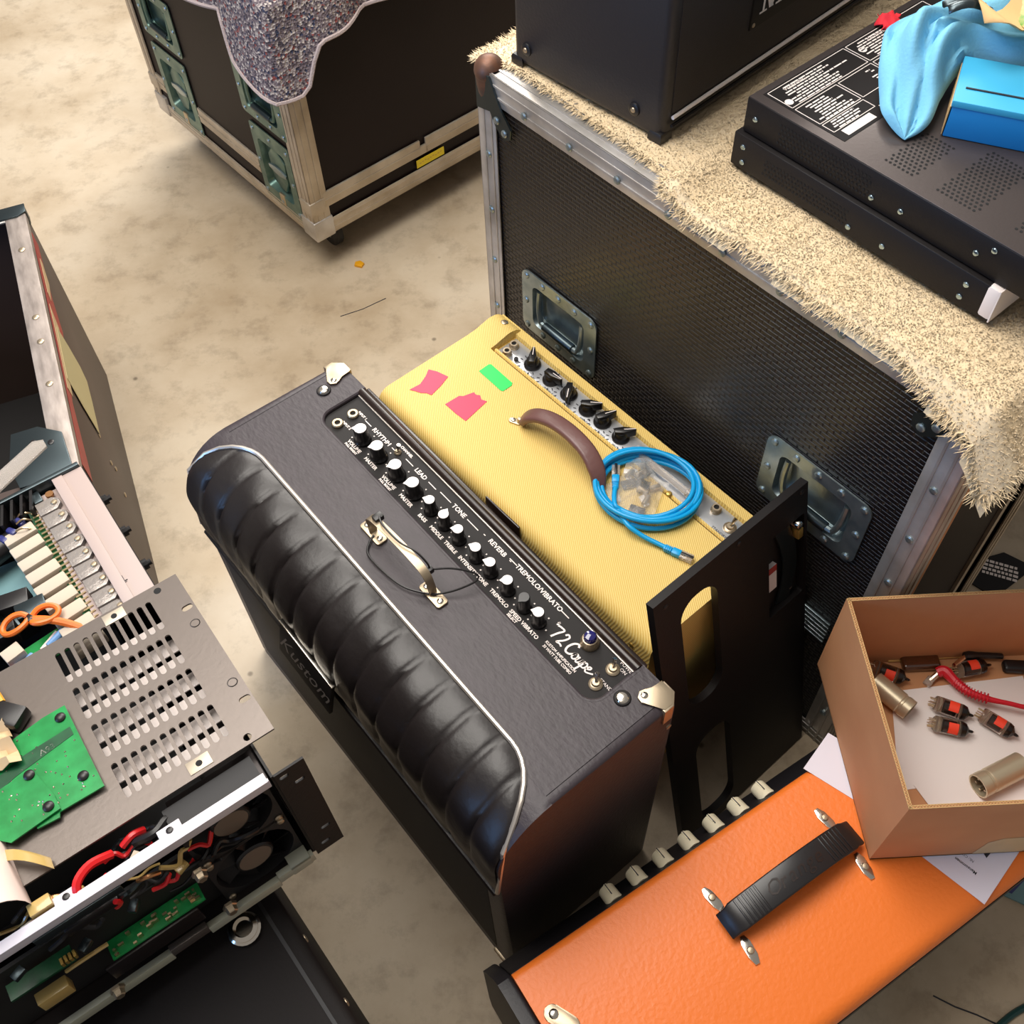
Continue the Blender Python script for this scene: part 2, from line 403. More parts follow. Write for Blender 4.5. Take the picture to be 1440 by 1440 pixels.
# ------------------------------------------------------------------ the setting
b = MB(); b.box(-4, 4, -2.5, 5.5, -.1, 0)
fl = part('floor', b, concrete, flat=True); fl['kind'] = 'structure'
b = MB()
for pts in ([(.575, .290), (.602, .274), (.63, .262), (.68, .235)], [(-.36, 1.74), (-.31, 1.76), (-.26, 1.79)]):
    b.tube([(x, y, .0002) for x, y in pts], .0012, n=4)
part('floor_crack', b, ink, fl)

# ------------------------------------------------------------------ black combo amp with padded front
A = thing('combo_amplifier', 'black vinyl combo amplifier with pleated padded front edge and silver capped knobs', 'amplifier', (-.458, .9169, 0), -.92495)
W, D, H, R = .7006, .2725, .5524, .08
arc = lambda r, k: [(R - r * cos(pi / 2 * i / k), H - R + r * sin(pi / 2 * i / k)) for i in range(k + 1)]
b = MB()                                       # shell: profile (v,z) swept along u, open recess on top
prof = [(D, .0), (0.0, .0), (0.0, .03)] + arc(R, 10) + [(R + .003, H - .0003), (.184, H - .0003), (.184, H - .006), (D, H - .006)]
b.M = fr(0, 0, 0, (0, 1, 0), (0, 0, 1)); b.prism([(p[0], p[1]) for p in prof[::-1]], .012, W - .012, bev=0)
part('cabinet', b, tolex, A)
b = MB(); b.M = fr(0, 0, 0, (0, 1, 0), (0, 0, 1))
side = rrect(.0, D, 0.0, H, .014, 3)
side = [(D - .012, 0), (D, .012)] + [(D, H - .016), (D - .005, H - .005), (D - .016, H)] + arc(R, 10)[::-1] + [(0, .012), (.012, 0)]
b.prism(side, W - .012, W, bev=.008, seg=3); part('end_panel', b, tolex, A)
b = MB(); b.M = fr(0, 0, .012, (0, 1, 0), (0, 0, 1)) if False else fr(.012, 0, 0, (0, 1, 0), (0, 0, 1)) @ Matrix.Diagonal((1, 1, -1, 1)); b.prism(side, 0, .012, bev=.008, seg=3); part('end_panel', b, tolex, A)
b = MB()                                       # top skin beside and in front of the control panel recess
n0, n1, nv = .066, .643, .1885
rc = [(n0, D)] + [(n0 + .022 - .022 * cos(pi / 2 * i / 6), nv + .022 - .022 * sin(pi / 2 * i / 6)) for i in range(7)] + [(n1 - .022 + .022 * sin(pi / 2 * i / 6), nv + .022 - .022 * cos(pi / 2 * i / 6)) for i in range(7)] + [(n1, D)]
poly = [(.011, R + .001), (.011, D - .012), (.02, D)] + rc + [(W - .02, D), (W - .011, D - .012), (W - .011, R + .001)]
b.prism(poly[::-1], H - .010, H, bev=.0002, seg=1); part('top_cover', b, tolex, A)
b = MB(); b.tube([(x, y, H - .0038) for x, y in rc], .0042, n=10); part('recess_welt', b, tolex, A)

# padded roll
def tmax(u):                                   # where the roll ends on the arc/top parameter s (arc length from z=.385 upward)
    e = min(u, W - u); base = (H - R - .385) + pi / 2 * R + .012
    c = .085
    if e < c: base -= (c - math.sqrt(max(c * c - (c - e) ** 2, 0))) * 1.45
    return base
def rp(s_, off):
    a = H - R - .385
    if s_ < a: return (-off, .385 + s_)
    s2 = s_ - a
    if s2 < pi / 2 * R:
        t = s2 / R; return (R - (R + off) * cos(t), H - R + (R + off) * sin(t))
    return (s2 - pi / 2 * R + R, H + off)
NP, grid = 15, []
nu, ns = NP * 10, 20
for i in range(nu + 1):
    u = .003 + (W - .006) * i / nu; ph = NP * i / nu; pil = abs(sin(pi * ph)) ** .28; row = []; tm = tmax(u)
    for j in range(ns + 1):
        s_ = tm * j / ns; edge = min(1, 5 * min(j, ns - j) / ns) ** .5
        wig = .0014 * sin(23 * u + 9 * s_ * 10) * pil
        v, z = rp(s_, (.002 + .0046 * pil) * edge + wig * edge + .0006); row.append((u, v, z))
    grid.append(row)
b = MB(); b.sheet(grid); part('padded_roll', b, leather, A, label='glossy black pleated padding', ang=70)
pp = []
for i in range(61):
    u = .003 + (W - .006) * i / 60; v, z = rp(tmax(u), .002); pp.append((u, v, z))
pp = [(.002, -.003, .40)] + pp + [(W - .002, -.003, .40)]
b = MB(); b.tube(pp, .0032, n=8); part('piping', b, piping_m, A)
b = MB(); b.box(.03, W - .03, -.0005, .004, .035, .372, .0)
part('grille_cloth', b, black_grille, A)
b = MB(); b.tube([(.006, -.003, .383), (W - .006, -.003, .383)], .004, n=6); part('lower_welt', b, leather, A)
b = MB(); b.M = fr(.256, -.026, .402, (1, 0, -.10), (0, .26, 1))
b.box(0, .12, 0, .062, -.004, .002, .001); lg = part('logo_plate', b, panel_black, A)
b = MB(); b.M = fr(.256, -.026, .402, (1, 0, -.10), (0, .26, 1)); b.box(-.001, .121, .0602, .0626, -.004, .0026, .0006); part('plate_rim', b, chrome, lg)
b = MB(); b.text('Kustom', .036, fr(.256, -.026, .402, (1, 0, -.10), (0, .26, 1)) @ T(.058, .028, .0026), shear=.5, sx=1.0); part('lettering', b, logo_grey, lg, flat=True)

# control panel
Z0 = H - .0058
b = MB(); b.box(n0 - .004, n1 + .004, nv - .004, .262, H - .0075, Z0); cp = part('control_panel', b, panel_black, A)
b = MB(); b.tube([(n0 + .002, .2655, H - .003), (n1 - .002, .2655, H - .003)], .0062, n=12); part('rear_rail', b, panel_dark, A, label='glossy dark brown rail behind the controls')
b = MB(); b.box(n0, n1, .2715, .279, H - .03, H - .006, .002); part('rear_batten', b, panel_dark, A)
b = MB(); b.tube([(n0 + .004, .2585, Z0 + .001), (n1 - .004, .2585, Z0 + .001)], .0011, n=6); part('trim_line', b, piping_m, A)
ku = [.141, .180, .222, .261, .298, .328, .358, .394, .423, .457, .489, .516]
for i, u in enumerate(ku):
    big = i < 4; r = .0125 if big else .0098; rc_ = .0092 if big else .0074
    a0 = [-2.3, -2.0, -1.9, -2.1, -2.6, 1.9, -2.4, -2.7, -2.6, -2.2, -1.5, -2.6][i]
    b = MB(); b.lathe([(r, 0), (r, .004), (r * .86, .006), (rc_ * 1.06, .010), (rc_ * 1.0, .0255), (rc_ * .9, .0262)], (u, .2165, Z0), n=24)
    b.box(u - .0015 + cos(a0) * rc_ * .9, u + .0015 + cos(a0) * rc_ * .9, .2165 + sin(a0) * rc_ * .9 - .0015, .2165 + sin(a0) * rc_ * .9 + .0015, Z0 + .008, Z0 + .0262)
    k = part('knob', b, knob_black, A)
    b = MB(); q = [(u + rc_ * .93 * cos(t), .2165 + rc_ * .93 * sin(t)) for t in [a0 + .35 + (2 * pi - .7) * j / 20 for j in range(21)]] + [(u + rc_ * 1.4 * cos(a0), .2165 + rc_ * 1.4 * sin(a0))]
    b.prism(q, Z0 + .0262, Z0 + .0272, bev=.0003, seg=1); part('knob_cap', b, cap_silver if i != 10 else knob_black, k, None if i != 10 else 'black cap, without the silver disc of the other knobs')
b = MB()
lt = lambda t, u, v, s_=.0085, **k: b.text(t, s_, T(u, v, Z0 + .0005), bold=.00022, **k)
def bracket(u0, u1, t, v=.2445):
    lt(t, (u0 + u1) / 2, v, .0092, sx=1.05); w = len(t) * .0036 + .003
    for x0, x1 in ((u0, (u0 + u1) / 2 - w), ((u0 + u1) / 2 + w, u1)): b.box(x0, x1, v - .0006, v + .0006, Z0 + .0002, Z0 + .0006)
bracket(.114, .192, 'RHYTHM', .2395); bracket(.206, .274, 'LEAD', .2425); bracket(.281, .362, 'TONE', .2445); bracket(.371, .427, 'REVERB', .2465); bracket(.436, .521, 'TREMOLO/VIBRATO', .2485)
for i, t in enumerate(['VOLUME', 'MASTER', 'VOLUME', 'MASTER', 'BASS', 'MIDDLE', 'TREBLE', 'INTENSITY', 'TONE', 'TREMOLO', 'SPEED', 'VIBRATO']):
    lt(t, ku[i] + .001, .2012, .0072, sx=1.02)
    if i in (0, 2): lt('PULL BRIGHT' if i == 0 else 'PULL BOOST', ku[i] + .001, .1955, .0045)
    if i == 10: lt('SELECT', ku[i] + .001, .1955, .0052)
    r = .0165 if i < 4 else .0138
    for q in range(5):
        t_ = radians(-60 + q * 75 - 90); x, y = ku[i] + r * cos(t_), .2165 + r * sin(t_)
        if abs(y - .2012) < .004 and abs(x - ku[i]) < .01: continue
        b.box(x - .0009, x + .0009, y - .0009, y + .0009, Z0 + .0002, Z0 + .0006)
lt('CHANNEL', .197, .2505, .0055)
lt('INPUT 1', .104, .2415, .0052, shear=0); lt('INPUT 2', .104, .2145, .0052)
b.text('STANDBY', .0062, T(.634, .2225, Z0 + .0005)); b.text('POWER', .0062, T(.631, .2565, Z0 + .0005)); b.text('ON', .0062, T(.631, .2500, Z0 + .0005))
for t, v in (('KUSTOM AMPLIFICATION', .2068), ('30 WATT TUBE COMBO', .2010)): b.text(t, .0054, T(.568, v, Z0 + .0005), bold=.00012, sx=.86)
# brush script, drawn as strokes: '72 Coupe
S_ = T(.531, .2155, Z0 + .0006) @ Matrix.Diagonal((.0190, .0168, 1, 1))
for st, w in (([(.05, 1.1), (.16, 1.25), (.1, .95)], .15), ([(.22, .98), (.45, 1.06), (.86, 1.04), (.68, .55), (.52, .0)], .17), ([(1.18, .86), (1.32, 1.06), (1.54, .92), (1.42, .5), (1.12, .04), (1.4, .1), (1.66, .02)], .16),
              ([(2.45, .92), (2.3, 1.1), (2.0, .9), (1.86, .4), (2.0, .05), (2.3, .05), (2.55, .28), (2.72, .5)], .18), ([(2.8, .52), (2.62, .4), (2.62, .1), (2.82, .02), (2.98, .25), (2.88, .5), (2.72, .5)], .15),
              ([(3.1, .52), (3.04, .15), (3.16, .02), (3.34, .2), (3.44, .52), (3.4, .1), (3.52, .04)], .15), ([(3.62, .56), (3.58, .1), (3.5, -.42)], .15), ([(3.6, .36), (3.78, .55), (3.94, .38), (3.86, .1), (3.64, .06)], .14),
              ([(4.02, .22), (4.26, .36), (4.28, .52), (4.12, .5), (4.02, .22), (4.16, .02), (4.42, .12), (4.7, .3)], .14)):
    b.stroke([((p[0] + (.12 if p[0] > 1.8 else 0)) * .87, p[1]) for p in st], w * .8, 0, S_)
part('lettering', b, print_white, cp, flat=True)
for u, v in ((.094, .2065), (.094, .2325)):
    b = MB(); b.lathe([(.0085, 0), (.0085, .003), (.0072, .0045), (.0042, .0045), (.0036, .0008)], (u, v, Z0), n=6 if False else 18); j = part('input_jack', b, nickel, A)
    b = MB(); b.cyl((u, v, Z0 + .001), .0037, .0008, n=14); part('jack_hole', b, mesh_hole, j)
b = MB(); b.lathe([(.012, 0), (.012, .004), (.0105, .007), (.0095, .012), (.0085, .0125)], (.577, .2455, Z0), n=20); pj = part('pilot_light', b, nickel, A)
b = MB(); b.lathe([(.0082, .011), (.0082, .016), (.0066, .0195), (.003, .021)], (.577, .2455, Z0), n=18); part('jewel', b, jewel_m, pj, 'blue jewel')
def toggle(parent, u, v, z, r=.0088, lean=(-.004, .006)):
    b = MB(); b.lathe([(r, 0), (r, .0015), (r * .8, .003), (r * .62, .0035), (r * .5, .006)], (u, v, z), n=16); t = part('toggle_switch', b, nickel, parent)
    b = MB(); b.tube([(u, v, z + .005), (u + lean[0] * .5, v + lean[1] * .5, z + .011), (u + lean[0], v + lean[1], z + .016)], [.0016, .0022, .003], n=8); part('lever', b, chrome, t)
toggle(A, .622, .2145, Z0); toggle(A, .621, .2425, Z0); toggle(A, .190, .2405, Z0, .0052, (.001, .003))
for u in (.034, .657): 
    b = MB(); b.lathe([(.0078, 0), (.0078, .0012), (.006, .003), (.002, .0036)], (u, .224, H + .001), n=16); sc_ = part('screw', b, chrome, A)
    b = MB(); b.lathe([(.0105, 0), (.0095, .0012), (.007, .0014)], (u, .224, H + .001), n=18); part('cup_washer', b, panel_black, sc_)
for sx in (0, 1):                              # corner protectors at the back corners
    f = (lambda u: W - u) if sx else (lambda u: u)
    tong = [(f(.0), .250), (f(.010), .246), (f(.024), .236), (f(.032), .237), (f(.0365), .244), (f(.0345), .252), (f(.030), .258), (f(.030), .2735), (f(.012), .2735), (f(0), .262)]
    b = MB(); b.prism(tong if not sx else tong[::-1], H + .001, H + .0035, bev=.0008, seg=2)
    b.prism(([(f(-.0025), .248), (f(-.0025), .262), (f(.010), .2755), (f(.028), .2755), (f(.028), .272), (f(.012), .270), (f(.003), .260), (f(.003), .248)])[::(-1 if sx else 1)], H - .03, H + .003, bev=.0015)
    cpn = part('corner_protector', b, nickel, A); screw(cpn, T(f(.0290), .2450, H + .003), .0045, .002, chrome)
    b = MB(); b.cyl((f(-.004), .256, H - .042), .004, .002, 'x', 10); part('screw', b, nickel, A)
# bare metal handle strap on two plates
for u, v in ((.281, .1375), (.405, .1405)):
    b = MB(); b.prism(rrect(u - .021, u + .021, v - .0085, v + .0085, .004, 3), H + .001, H + .004, bev=.001); hp = part('handle_plate', b, nickel, A)
    for du in (-.014, .014): screw(hp, T(u + du, v, H + .004), .0042, .0018, chrome)
b = MB(); b.tube(smooth([(.281, .1375, H + .003), (.279, .1378, H + .018), (.277, .138, H + .031), (.290, .1385, H + .040), (.318, .139, H + .044), (.352, .1395, H + .046), (.380, .140, H + .044), (.397, .140, H + .037), (.403, .1405, H + .018), (.405, .1405, H + .003)], 4), 0, flat=(.011, .0018), upv=(0, 1, 0) if False else (0, 0, 1))
part('handle_strap', b, nickel, A)
b = MB(); b.box(.664, .69, -.004, .012, .0, .012, .003); part('corner_foot', b, nickel, A)

def amp_tie(name, label, path, head):
    t = thing(name, label, 'cable tie', A.matrix_basis @ Vector((path[0][0], path[0][1], H)) if False else (0, 0, 0), 0, None, A.matrix_basis.copy() if False else Matrix.Translation((-.458, .9169, 0)) @ Matrix.Rotation(-.92495, 4, 'Z'))
    b = MB(); b.tube(smooth(path, 6), .0014, n=6); part('strap_tail', b, tie_black, t)
    x, y, z = head; b = MB(); b.box(x - .005, x + .005, y - .0065, y + .0065, z - .004, z + .004, .001); part('tie_head', b, tie_black, t)
amp_tie('cable_tie', 'thin black cable tie hanging off the upper left end of the bare handle strap', [(.292, .145, H + .046), (.310, .139, H + .0495), (.345, .139, H + .052), (.368, .146, H + .052), (.388, .149, H + .044), (.392, .148, H + .034)], (.292, .143, H + .043))
amp_tie('cable_tie', 'black cable tie curling across the amplifier top from the lower right handle plate', [(.391, .146, H + .037), (.405, .172, H + .03), (.425, .192, H + .022), (.432, .188, H + .018), (.424, .165, H + .012), (.412, .146, H + .007), (.402, .134, H + .0075), (.375, .118, H + .006), (.34, .112, H + .004), (.305, .112, H + .004), (.291, .124, H + .004), (.287, .134, H + .006)], (.391, .146, H + .035))

# ------------------------------------------------------------------ tweed combo amplifier
TWL, TWR = (-.195, 1.085, 0), radians(-51.5)
TWM = Matrix.Translation(TWL) @ Matrix.Rotation(TWR, 4, 'Z')
t = thing('tweed_amplifier', 'yellow tweed covered combo amplifier with a chrome control panel along its back edge', 'amplifier', TWL, TWR)
L_, D_, H_ = .583, .258, .475
b = MB(); b.M = fr(0, 0, 0, (0, 1, 0), (0, 0, 1))      # body profile (v,z): rounded front edge, panel recess near the back
rf = .022; fa = [(rf - rf * cos(pi / 2 * i / 6), H_ - rf + rf * sin(pi / 2 * i / 6)) for i in range(7)]
b.prism([(0, 0)] + fa + [(.186, H_), (.192, H_ - .012), (.236, H_ - .012), (.238, H_ - .004), (.252, H_ - .004), (.255, 0)], 0, L_)
part('cabinet', b, tweed, t)
cheek = [(.18, H_ - .03), (.18, H_ - .001), (.196, H_), (.222, H_ + .006)] + [(.228 + .028 * sin(pi * k / 10), H_ - .022 + .028 * cos(pi * k / 10)) for k in range(8)] + [(.2555, H_ - .03)]
for x0, sgn in ((0, 1), (L_, -1)):
    b = MB(); b.M = fr(x0, 0, 0, (0, 1, 0), (0, 0, 1)) @ Matrix.Diagonal((1, 1, sgn, 1))
    b.prism(cheek, -.001, .046 if sgn > 0 else .03, bev=.004, seg=3)
    sp_ = part('side_cheek', b, tweed, t)
    screw(sp_, fr(x0 + sgn * .022, .236, H_ + .0045, (1, 0, 0), (0, .97, -.2)), .006, .0025, nickel)
b = MB(); b.box(.05, L_ - .03, .193, .2355, H_ - .012, H_ - .0095, .0006); cpl = part('chrome_panel', b, mat('chrome_panel', (196, 198, 202), .28, .6), t)
ZP = H_ - .0095
b = MB(); b.tube([(.052, .192, H_ - .003), (L_ - .03, .192, H_ - .003)], .003, n=6); part('piping', b, tweed, t)
b = MB()
for i, u in enumerate([.108, .152, .191, .234, .265, .305]):
    for q in range(11):
        a = radians(-210 + 24 * q - 60); x, y = u + .0185 * cos(a), .215 + .0185 * sin(a)
        if .195 < y < .234: b.M = T(x, y, ZP + .0004, a); b.box(-.0022, .0022, -.0007, .0007, 0, .0003)
    b.M = Matrix.Identity(4); b.text(['VOLUME', 'TREBLE', 'BASS', 'MIDDLE', 'MASTER', 'PRESENCE'][i], .0062, T(u + .014, .1985, ZP + .0005))
b.text('STANDBY', .006, T(.515, .2, ZP + .0005)); b.text('POWER', .006, T(.545, .2, ZP + .0005))
part('lettering', b, ink, cpl, flat=True)
def chicken(u, v, a):
    b = MB(); b.lathe([(.0135, 0), (.0135, .003), (.0105, .006), (.0095, .012), (.008, .0145)], (u, v, ZP), n=22)
    k = part('knob', b, knob_black, t)
    b = MB(); b.M = T(u, v, ZP, a); pl = [(-.010, -.0045), (.004, -.0062), (.021, -.0022), (.0225, 0), (.021, .0022), (.004, .0062), (-.010, .0045)]
    b.prism(pl, .006, .019, bev=.002); part('pointer', b, knob_black, k)
    b = MB(); b.M = T(u, v, ZP, a); b.box(.004, .021, -.0006, .0006, .019, .0194); part('pointer_line', b, print_white, k)
for u, a in ((.110, 2.3), (.153, .1), (.193, -.9), (.234, .75), (.266, 1.2), (.305, .9)): chicken(u, .217, a)
def jack(u, v, z, r=.0078, par=None):
    b = MB(); b.lathe([(r, 0), (r, .003), (r * .82, .0045), (r * .80, .009), (r * .5, .009), (r * .45, .002)], (u, v, z), n=18); j = part('jack_socket', b, nickel, par or t)
    b = MB(); b.cyl((u, v, z + .003), r * .46, .0035, n=14); part('jack_hole', b, mesh_hole, j)
for u, v in ((.062, .221), (.066, .203), (.452, .222), (.487, .224)): jack(u, v, ZP)
for u in (.520, .542): toggle(t, u, .2165, ZP, .0095, (.001, .008))
b = MB(); b.cyl((.085, .205, ZP), .0035, .004, n=12); part('pilot_jewel', b, tie_black, t)
# handle: moulded brown strap on two nickel caps
ha = [(.196, .123, H_ + .008), (.204, .127, H_ + .022), (.222, .133, H_ + .034), (.250, .138, H_ + .041), (.285, .139, H_ + .043), (.320, .136, H_ + .039), (.346, .129, H_ + .026), (.358, .122, H_ + .008)]
P = smooth(ha, 5); b = MB()
rings = []
for i, p in enumerate(P):
    a = P[max(i - 1, 0)]; c = P[min(i + 1, len(P) - 1)]; tt = (c - a).normalized(); w = tt.cross(Vector((0, 0, 1))); w = w.normalized() if w.length > .05 else Vector((0, -1, 0)); n_ = w.cross(tt).normalized()
    k = .6 + .4 * min(1, 4 * min(i, len(P) - 1 - i) / len(P) + .3); ring = []
    for q in rrect(-.0125 * k, .0125 * k, -.0055, .0055, .0045, 3): ring.append(p + w * q[0] + n_ * q[1])
    rings.append(b._vs(ring))
for r0, r1 in zip(rings, rings[1:]):
    m_ = len(r0)
    for q in range(m_): b.bm.faces.new([r0[q], r0[(q + 1) % m_], r1[(q + 1) % m_], r1[q]])
b.bm.faces.new(rings[0]); b.bm.faces.new(rings[-1]); part('handle', b, handle_br, t, ang=50)
for (u, v), a in (((.188, .119), 3.55), ((.366, .118), -.35)):
    b = MB(); b.M = T(u, v, H_, a); b.prism(rrect(-.006, .014, -.005, .005, .004, 3), 0, .003, bev=.0008); b.box(-.012, .0, -.003, .003, 0, .012, .0015)
    hc = part('handle_cap', b, nickel, t); screw(hc, T(u + .007 * cos(a), v + .007 * sin(a), H_ + .003), .0036, .002, chrome)
screw(t, T(.428, .19, H_), .005, .004, brass)
b = MB(); b.box(.258, .330, -.003, .0, H_ - .040, H_ - .001, .0008); part('front_plate', b, panel_dark, t, label='dark brown plate on the front edge')
for u in (.02, .55): screw(t, fr(u, 0, H_ - .035, (1, 0, 0), (0, 0, 1)), .004, .002, brass)

def flat_patch(name, label, cat, M, poly, z, m, group=None, th=.0006):
    o = thing(name, label, cat, M=M, group=group) if False else None
    b = MB(); b.prism(poly, z, z + th); o = part(name, b, m, flat=True); o.matrix_world = M; return tag(o, label, cat, group)
flat_patch('tape_piece', 'torn pink tape piece on the tweed amplifier, the farther one', 'tape', TWM, [(.029, .040), (.031, .059), (.024, .075), (.016, .087), (.028, .094), (.048, .100), (.055, .080), (.060, .058), (.052, .055), (.046, .049), (.038, .045)][::-1], H_ + .0002, pink_t)
flat_patch('tape_piece', 'torn pink tape piece on the tweed amplifier, the one nearer its handle', 'tape', TWM, [(.088, .062), (.0895, .088), (.094, .092), (.099, .109), (.105, .108), (.110, .112), (.118, .108), (.126, .112), (.130, .088), (.134, .064), (.112, .062)][::-1], H_ + .0002, pink_t)
flat_patch('tape_piece', 'bright green strip of tape on the tweed amplifier', 'tape', TWM, [(.071, .142), (.0705, .162), (.073, .165), (.124, .164), (.127, .160), (.127, .143), (.124, .141)][::-1], H_ + .0002, green_t)

# blue network cable coil
c = thing('network_cable', 'coiled bright blue network cable lying on the tweed amplifier', 'cable', M=TWM)
path = []
NL = 6.0
for i in range(int(NL * 40) + 1):
    th = -2.1 + 2 * pi * i / 40; k = i / 40
    seq = [.93, 1.05, .86, 1.0, .90, 1.04, .97, .97]; q = int(k); f = k - q; f = f * f * (3 - 2 * f); rr = seq[q] * (1 - f) + seq[q + 1] * f
    ra, rb = .0715 * rr, .0600 * rr; x, y = ra * cos(th), rb * sin(th); ro = radians(38)
    cx, cy = .405 + .003 * sin(k * 1.7), .170 + .003 * cos(k * 2.1)
    z = H_ + .0045 + .0042 * (1.5 + 1.5 * sin(k * 2.9 + .4) + .5 * sin(th * 2 + k)) + .0012 * k
    path.append((cx + x * cos(ro) - y * sin(ro), cy + x * sin(ro) + y * cos(ro), z))
path_full = [(.376, .136, H_ + .014), (.386, .124, H_ + .016), (.400, .112, H_ + .018)] + path + [(.432, .103, H_ + .016), (.456, .108, H_ + .010), (.478, .116, H_ + .007), (.492, .121, H_ + .006)]
b = MB(); b.tube(smooth(path_full[:6], 4)[:-1] + [Vector(p) for p in path_full[5:-7]] + smooth(path_full[-7:], 4), .0035, n=8); part('cable_jacket', b, cable_bl, c, ang=80)
def rj45(p, d, z):
    x, y = p; M = T(x, y, z, d); b = MB(); b.M = M
    b.box(0, .013, -.0052, .0052, -.0042, .0042, .0014)
    for k in range(4): b.box(-.010 + k * .0026, -.0085 + k * .0026, -.0045, .0045, -.0042, .0042, .0006)
    b.box(-.012, 0, -.0036, .0036, -.0034, .0034, .001)
    pl = part('plug_boot', b, cable_bl, c)
    b = MB(); b.M = M; b.box(.012, .030, -.0058, .0058, -.004, .0035, .0008); q = part('plug_body', b, rj_clear, pl, 'clear plug')
    b = MB(); b.M = M; b.box(.013, .031, -.002, .002, .0045, .0056, .0004); part('latch', b, tie_black, pl)
rj45((.499, .1225), .35, H_ + .0062); rj45((.370, .142), 2.35, H_ + .012)

# clear bag of small parts and the loose bits inside it
def wob(u, v): return .004 * sin(u * 160 + v * 60) + .003 * sin(v * 210 - u * 90)
g = []
for i in range(17):
    row = []
    for j in range(13):
        s_, r_ = i / 16, j / 12; u = .352 + .080 * s_ + .012 * sin(r_ * 5); v = .122 + .095 * r_ - .02 * s_ + .006 * sin(s_ * 7)
        row.append((u, v, H_ + .004 + .016 * sin(pi * s_) * sin(pi * r_) + abs(wob(u, v)) * 1.0))
    g.append(row)
b = MB(); b.sheet(g, .0004); bg = part('poly_bag', b, poly_bag, ang=20); bg.matrix_world = TWM; tag(bg, 'clear plastic bag of small parts lying inside the blue cable coil', 'bag')
random.seed(3)
for i in range(14):
    u = .365 + random.random() * .062; v = .130 + random.random() * .055; b = MB(); a = random.random() * 3
    b.M = T(u, v, H_ + .0015, a) @ Matrix.Diagonal((1.35, 1.35, 1.35, 1)); kind = i % 3
    if kind == 0: b.box(-.008, .008, -.005, .005, 0, .003, .0006); [b.box(-.006 + q * .003, -.005 + q * .003, -.003, .003, .003, .0034) for q in range(4)]; m_ = tie_black
    elif kind == 1: b.cyl((-.006, 0, .003), .003, .012, 'x', 10, bev=.0008); m_ = nickel
    else: b.box(-.007, .007, -.003, .003, 0, .0028, .0008); m_ = cap_silver
    o = part('small_part', b, m_); o.matrix_world = TWM
    tag(o, ['tiny black connector block inside the clear bag on the tweed amplifier', 'tiny metal cylinder inside the clear bag on the tweed amplifier', 'tiny pale block inside the clear bag on the tweed amplifier'][kind], 'part', ['black blocks in the clear bag', 'metal cylinders in the clear bag', 'pale blocks in the clear bag'][kind])
o = MB(); o.tube([(.350, .2035, H_ + .010), (.448, .207, H_ + .008)], .0055, n=10); o.cyl((.446, .207, H_ + .008), .0065, .006, 'x', 12)
o = part('plastic_tube', o, rj_clear); o.matrix_world = TWM; tag(o, 'clear plastic tube lying along the chrome panel inside the cable coil', 'tube')

# ------------------------------------------------------------------ black slotted board leaning on the tweed amplifier
BM_ = TWM @ fr(.7144 + .0, -.0075, .004, (0, 1, 0), (-.2238, 0, .9746))
bd = thing('leaning_board', 'tall black slotted board leaning against the end of the tweed amplifier', 'board', M=BM_)
b = MB(); zt, zb = 0, -.012
cells = [(0, .118, .292, .575, (.0745, .445, .066, .224, .030)), (0, .118, .0, .292, (.080, .135, .072, .225, .030)), (0, .118, .575, .595, None), (.118, .280, 0, .38, None), (.118, .202, .38, .595, None), (.202, .276, .38, .547, (.239, .4635, .070, .158, .004)), (.202, .276, .547, .595, None), (.276, .280, .38, .595, None)]
b.perf(cells, zb, zt, 6); part('panel', b, rack_blk, bd, ang=25)
b = MB(); b.box(.202, .276, .38, .547, -.018, -.0125); cut = part('recess_back', b, dark_in, bd)
b = MB(); b.M = T(.236, .46, -.009); b.tube(smooth([(.002, .076, 0), (.012, .03, .004), (.014, -.02, .004), (.004, -.074, 0)], 4), 0, flat=(.026, .003)); part('curved_bracket', b, dish_dark, bd)
b = MB(); b.box(.209, .226, .430, .478, -.0144, -.006); part('paper_label', b, paper_m, bd); 
b = MB(); b.box(.209, .226, .466, .478, -.0059, -.0056); part('label_band', b, red_tape, bd)
b = MB(); b.box(.258, .268, .505, .522, -.01, .004, .001); part('latch_plate', b, brass, bd)
b = MB(); b.cyl((.260, .532, -.008), .006, .014, 'z', 12, bev=.002); part('latch_screw', b, chrome, bd)
b = MB(); b.box(.252, .258, .400, .418, -.012, -.006, .001); part('white_tab', b, print_white, bd)
for x, y in ((.02, .58), (.15, .585), (.268, .585)): screw(bd, T(x, y, 0), .004, .0015, tie_black)

# ------------------------------------------------------------------ large embossed flight case
CM = Matrix.Translation((-.0155, 1.3323, 0)) @ Matrix.Rotation(radians(-52.05), 4, 'Z')
cs = thing('flight_case', 'large black embossed flight case with aluminium edges behind the tweed amplifier', 'flight case', M=CM)
CL, CD, CH = .825, .32, .85
b = MB(); b.box(.004, CL - .004, .018, CD - .004, .004, CH - .004); part('shell', b, brown_lam, cs)
b = MB(); b.M = FRONT(.018)
holes = [(.170, .488, .128, .096), (.668, .538, .128, .096)]
xs = [.004, holes[0][0] - .085, holes[0][0] + .085, holes[1][0] - .085, holes[1][0] + .085, CL - .004]
cells = [(xs[0], xs[1], .004, CH - .004, None), (xs[2], xs[3], .004, CH - .004, None), (xs[4], xs[5], .004, CH - .004, None)]
for (hx, hy, hw, hh), x0, x1 in zip(holes, (xs[1], xs[3]), (xs[2], xs[4])):
    cells += [(x0, x1, .004, hy - .07, None), (x0, x1, hy + .07, CH - .004, None), (x0, x1, hy - .07, hy + .07, (hx, hy, hw, hh, .006))]
b.perf(cells, 0, .0165, 4); part('front_panel', b, emboss, cs, label='black laminate with embossed dashes', flat=True)
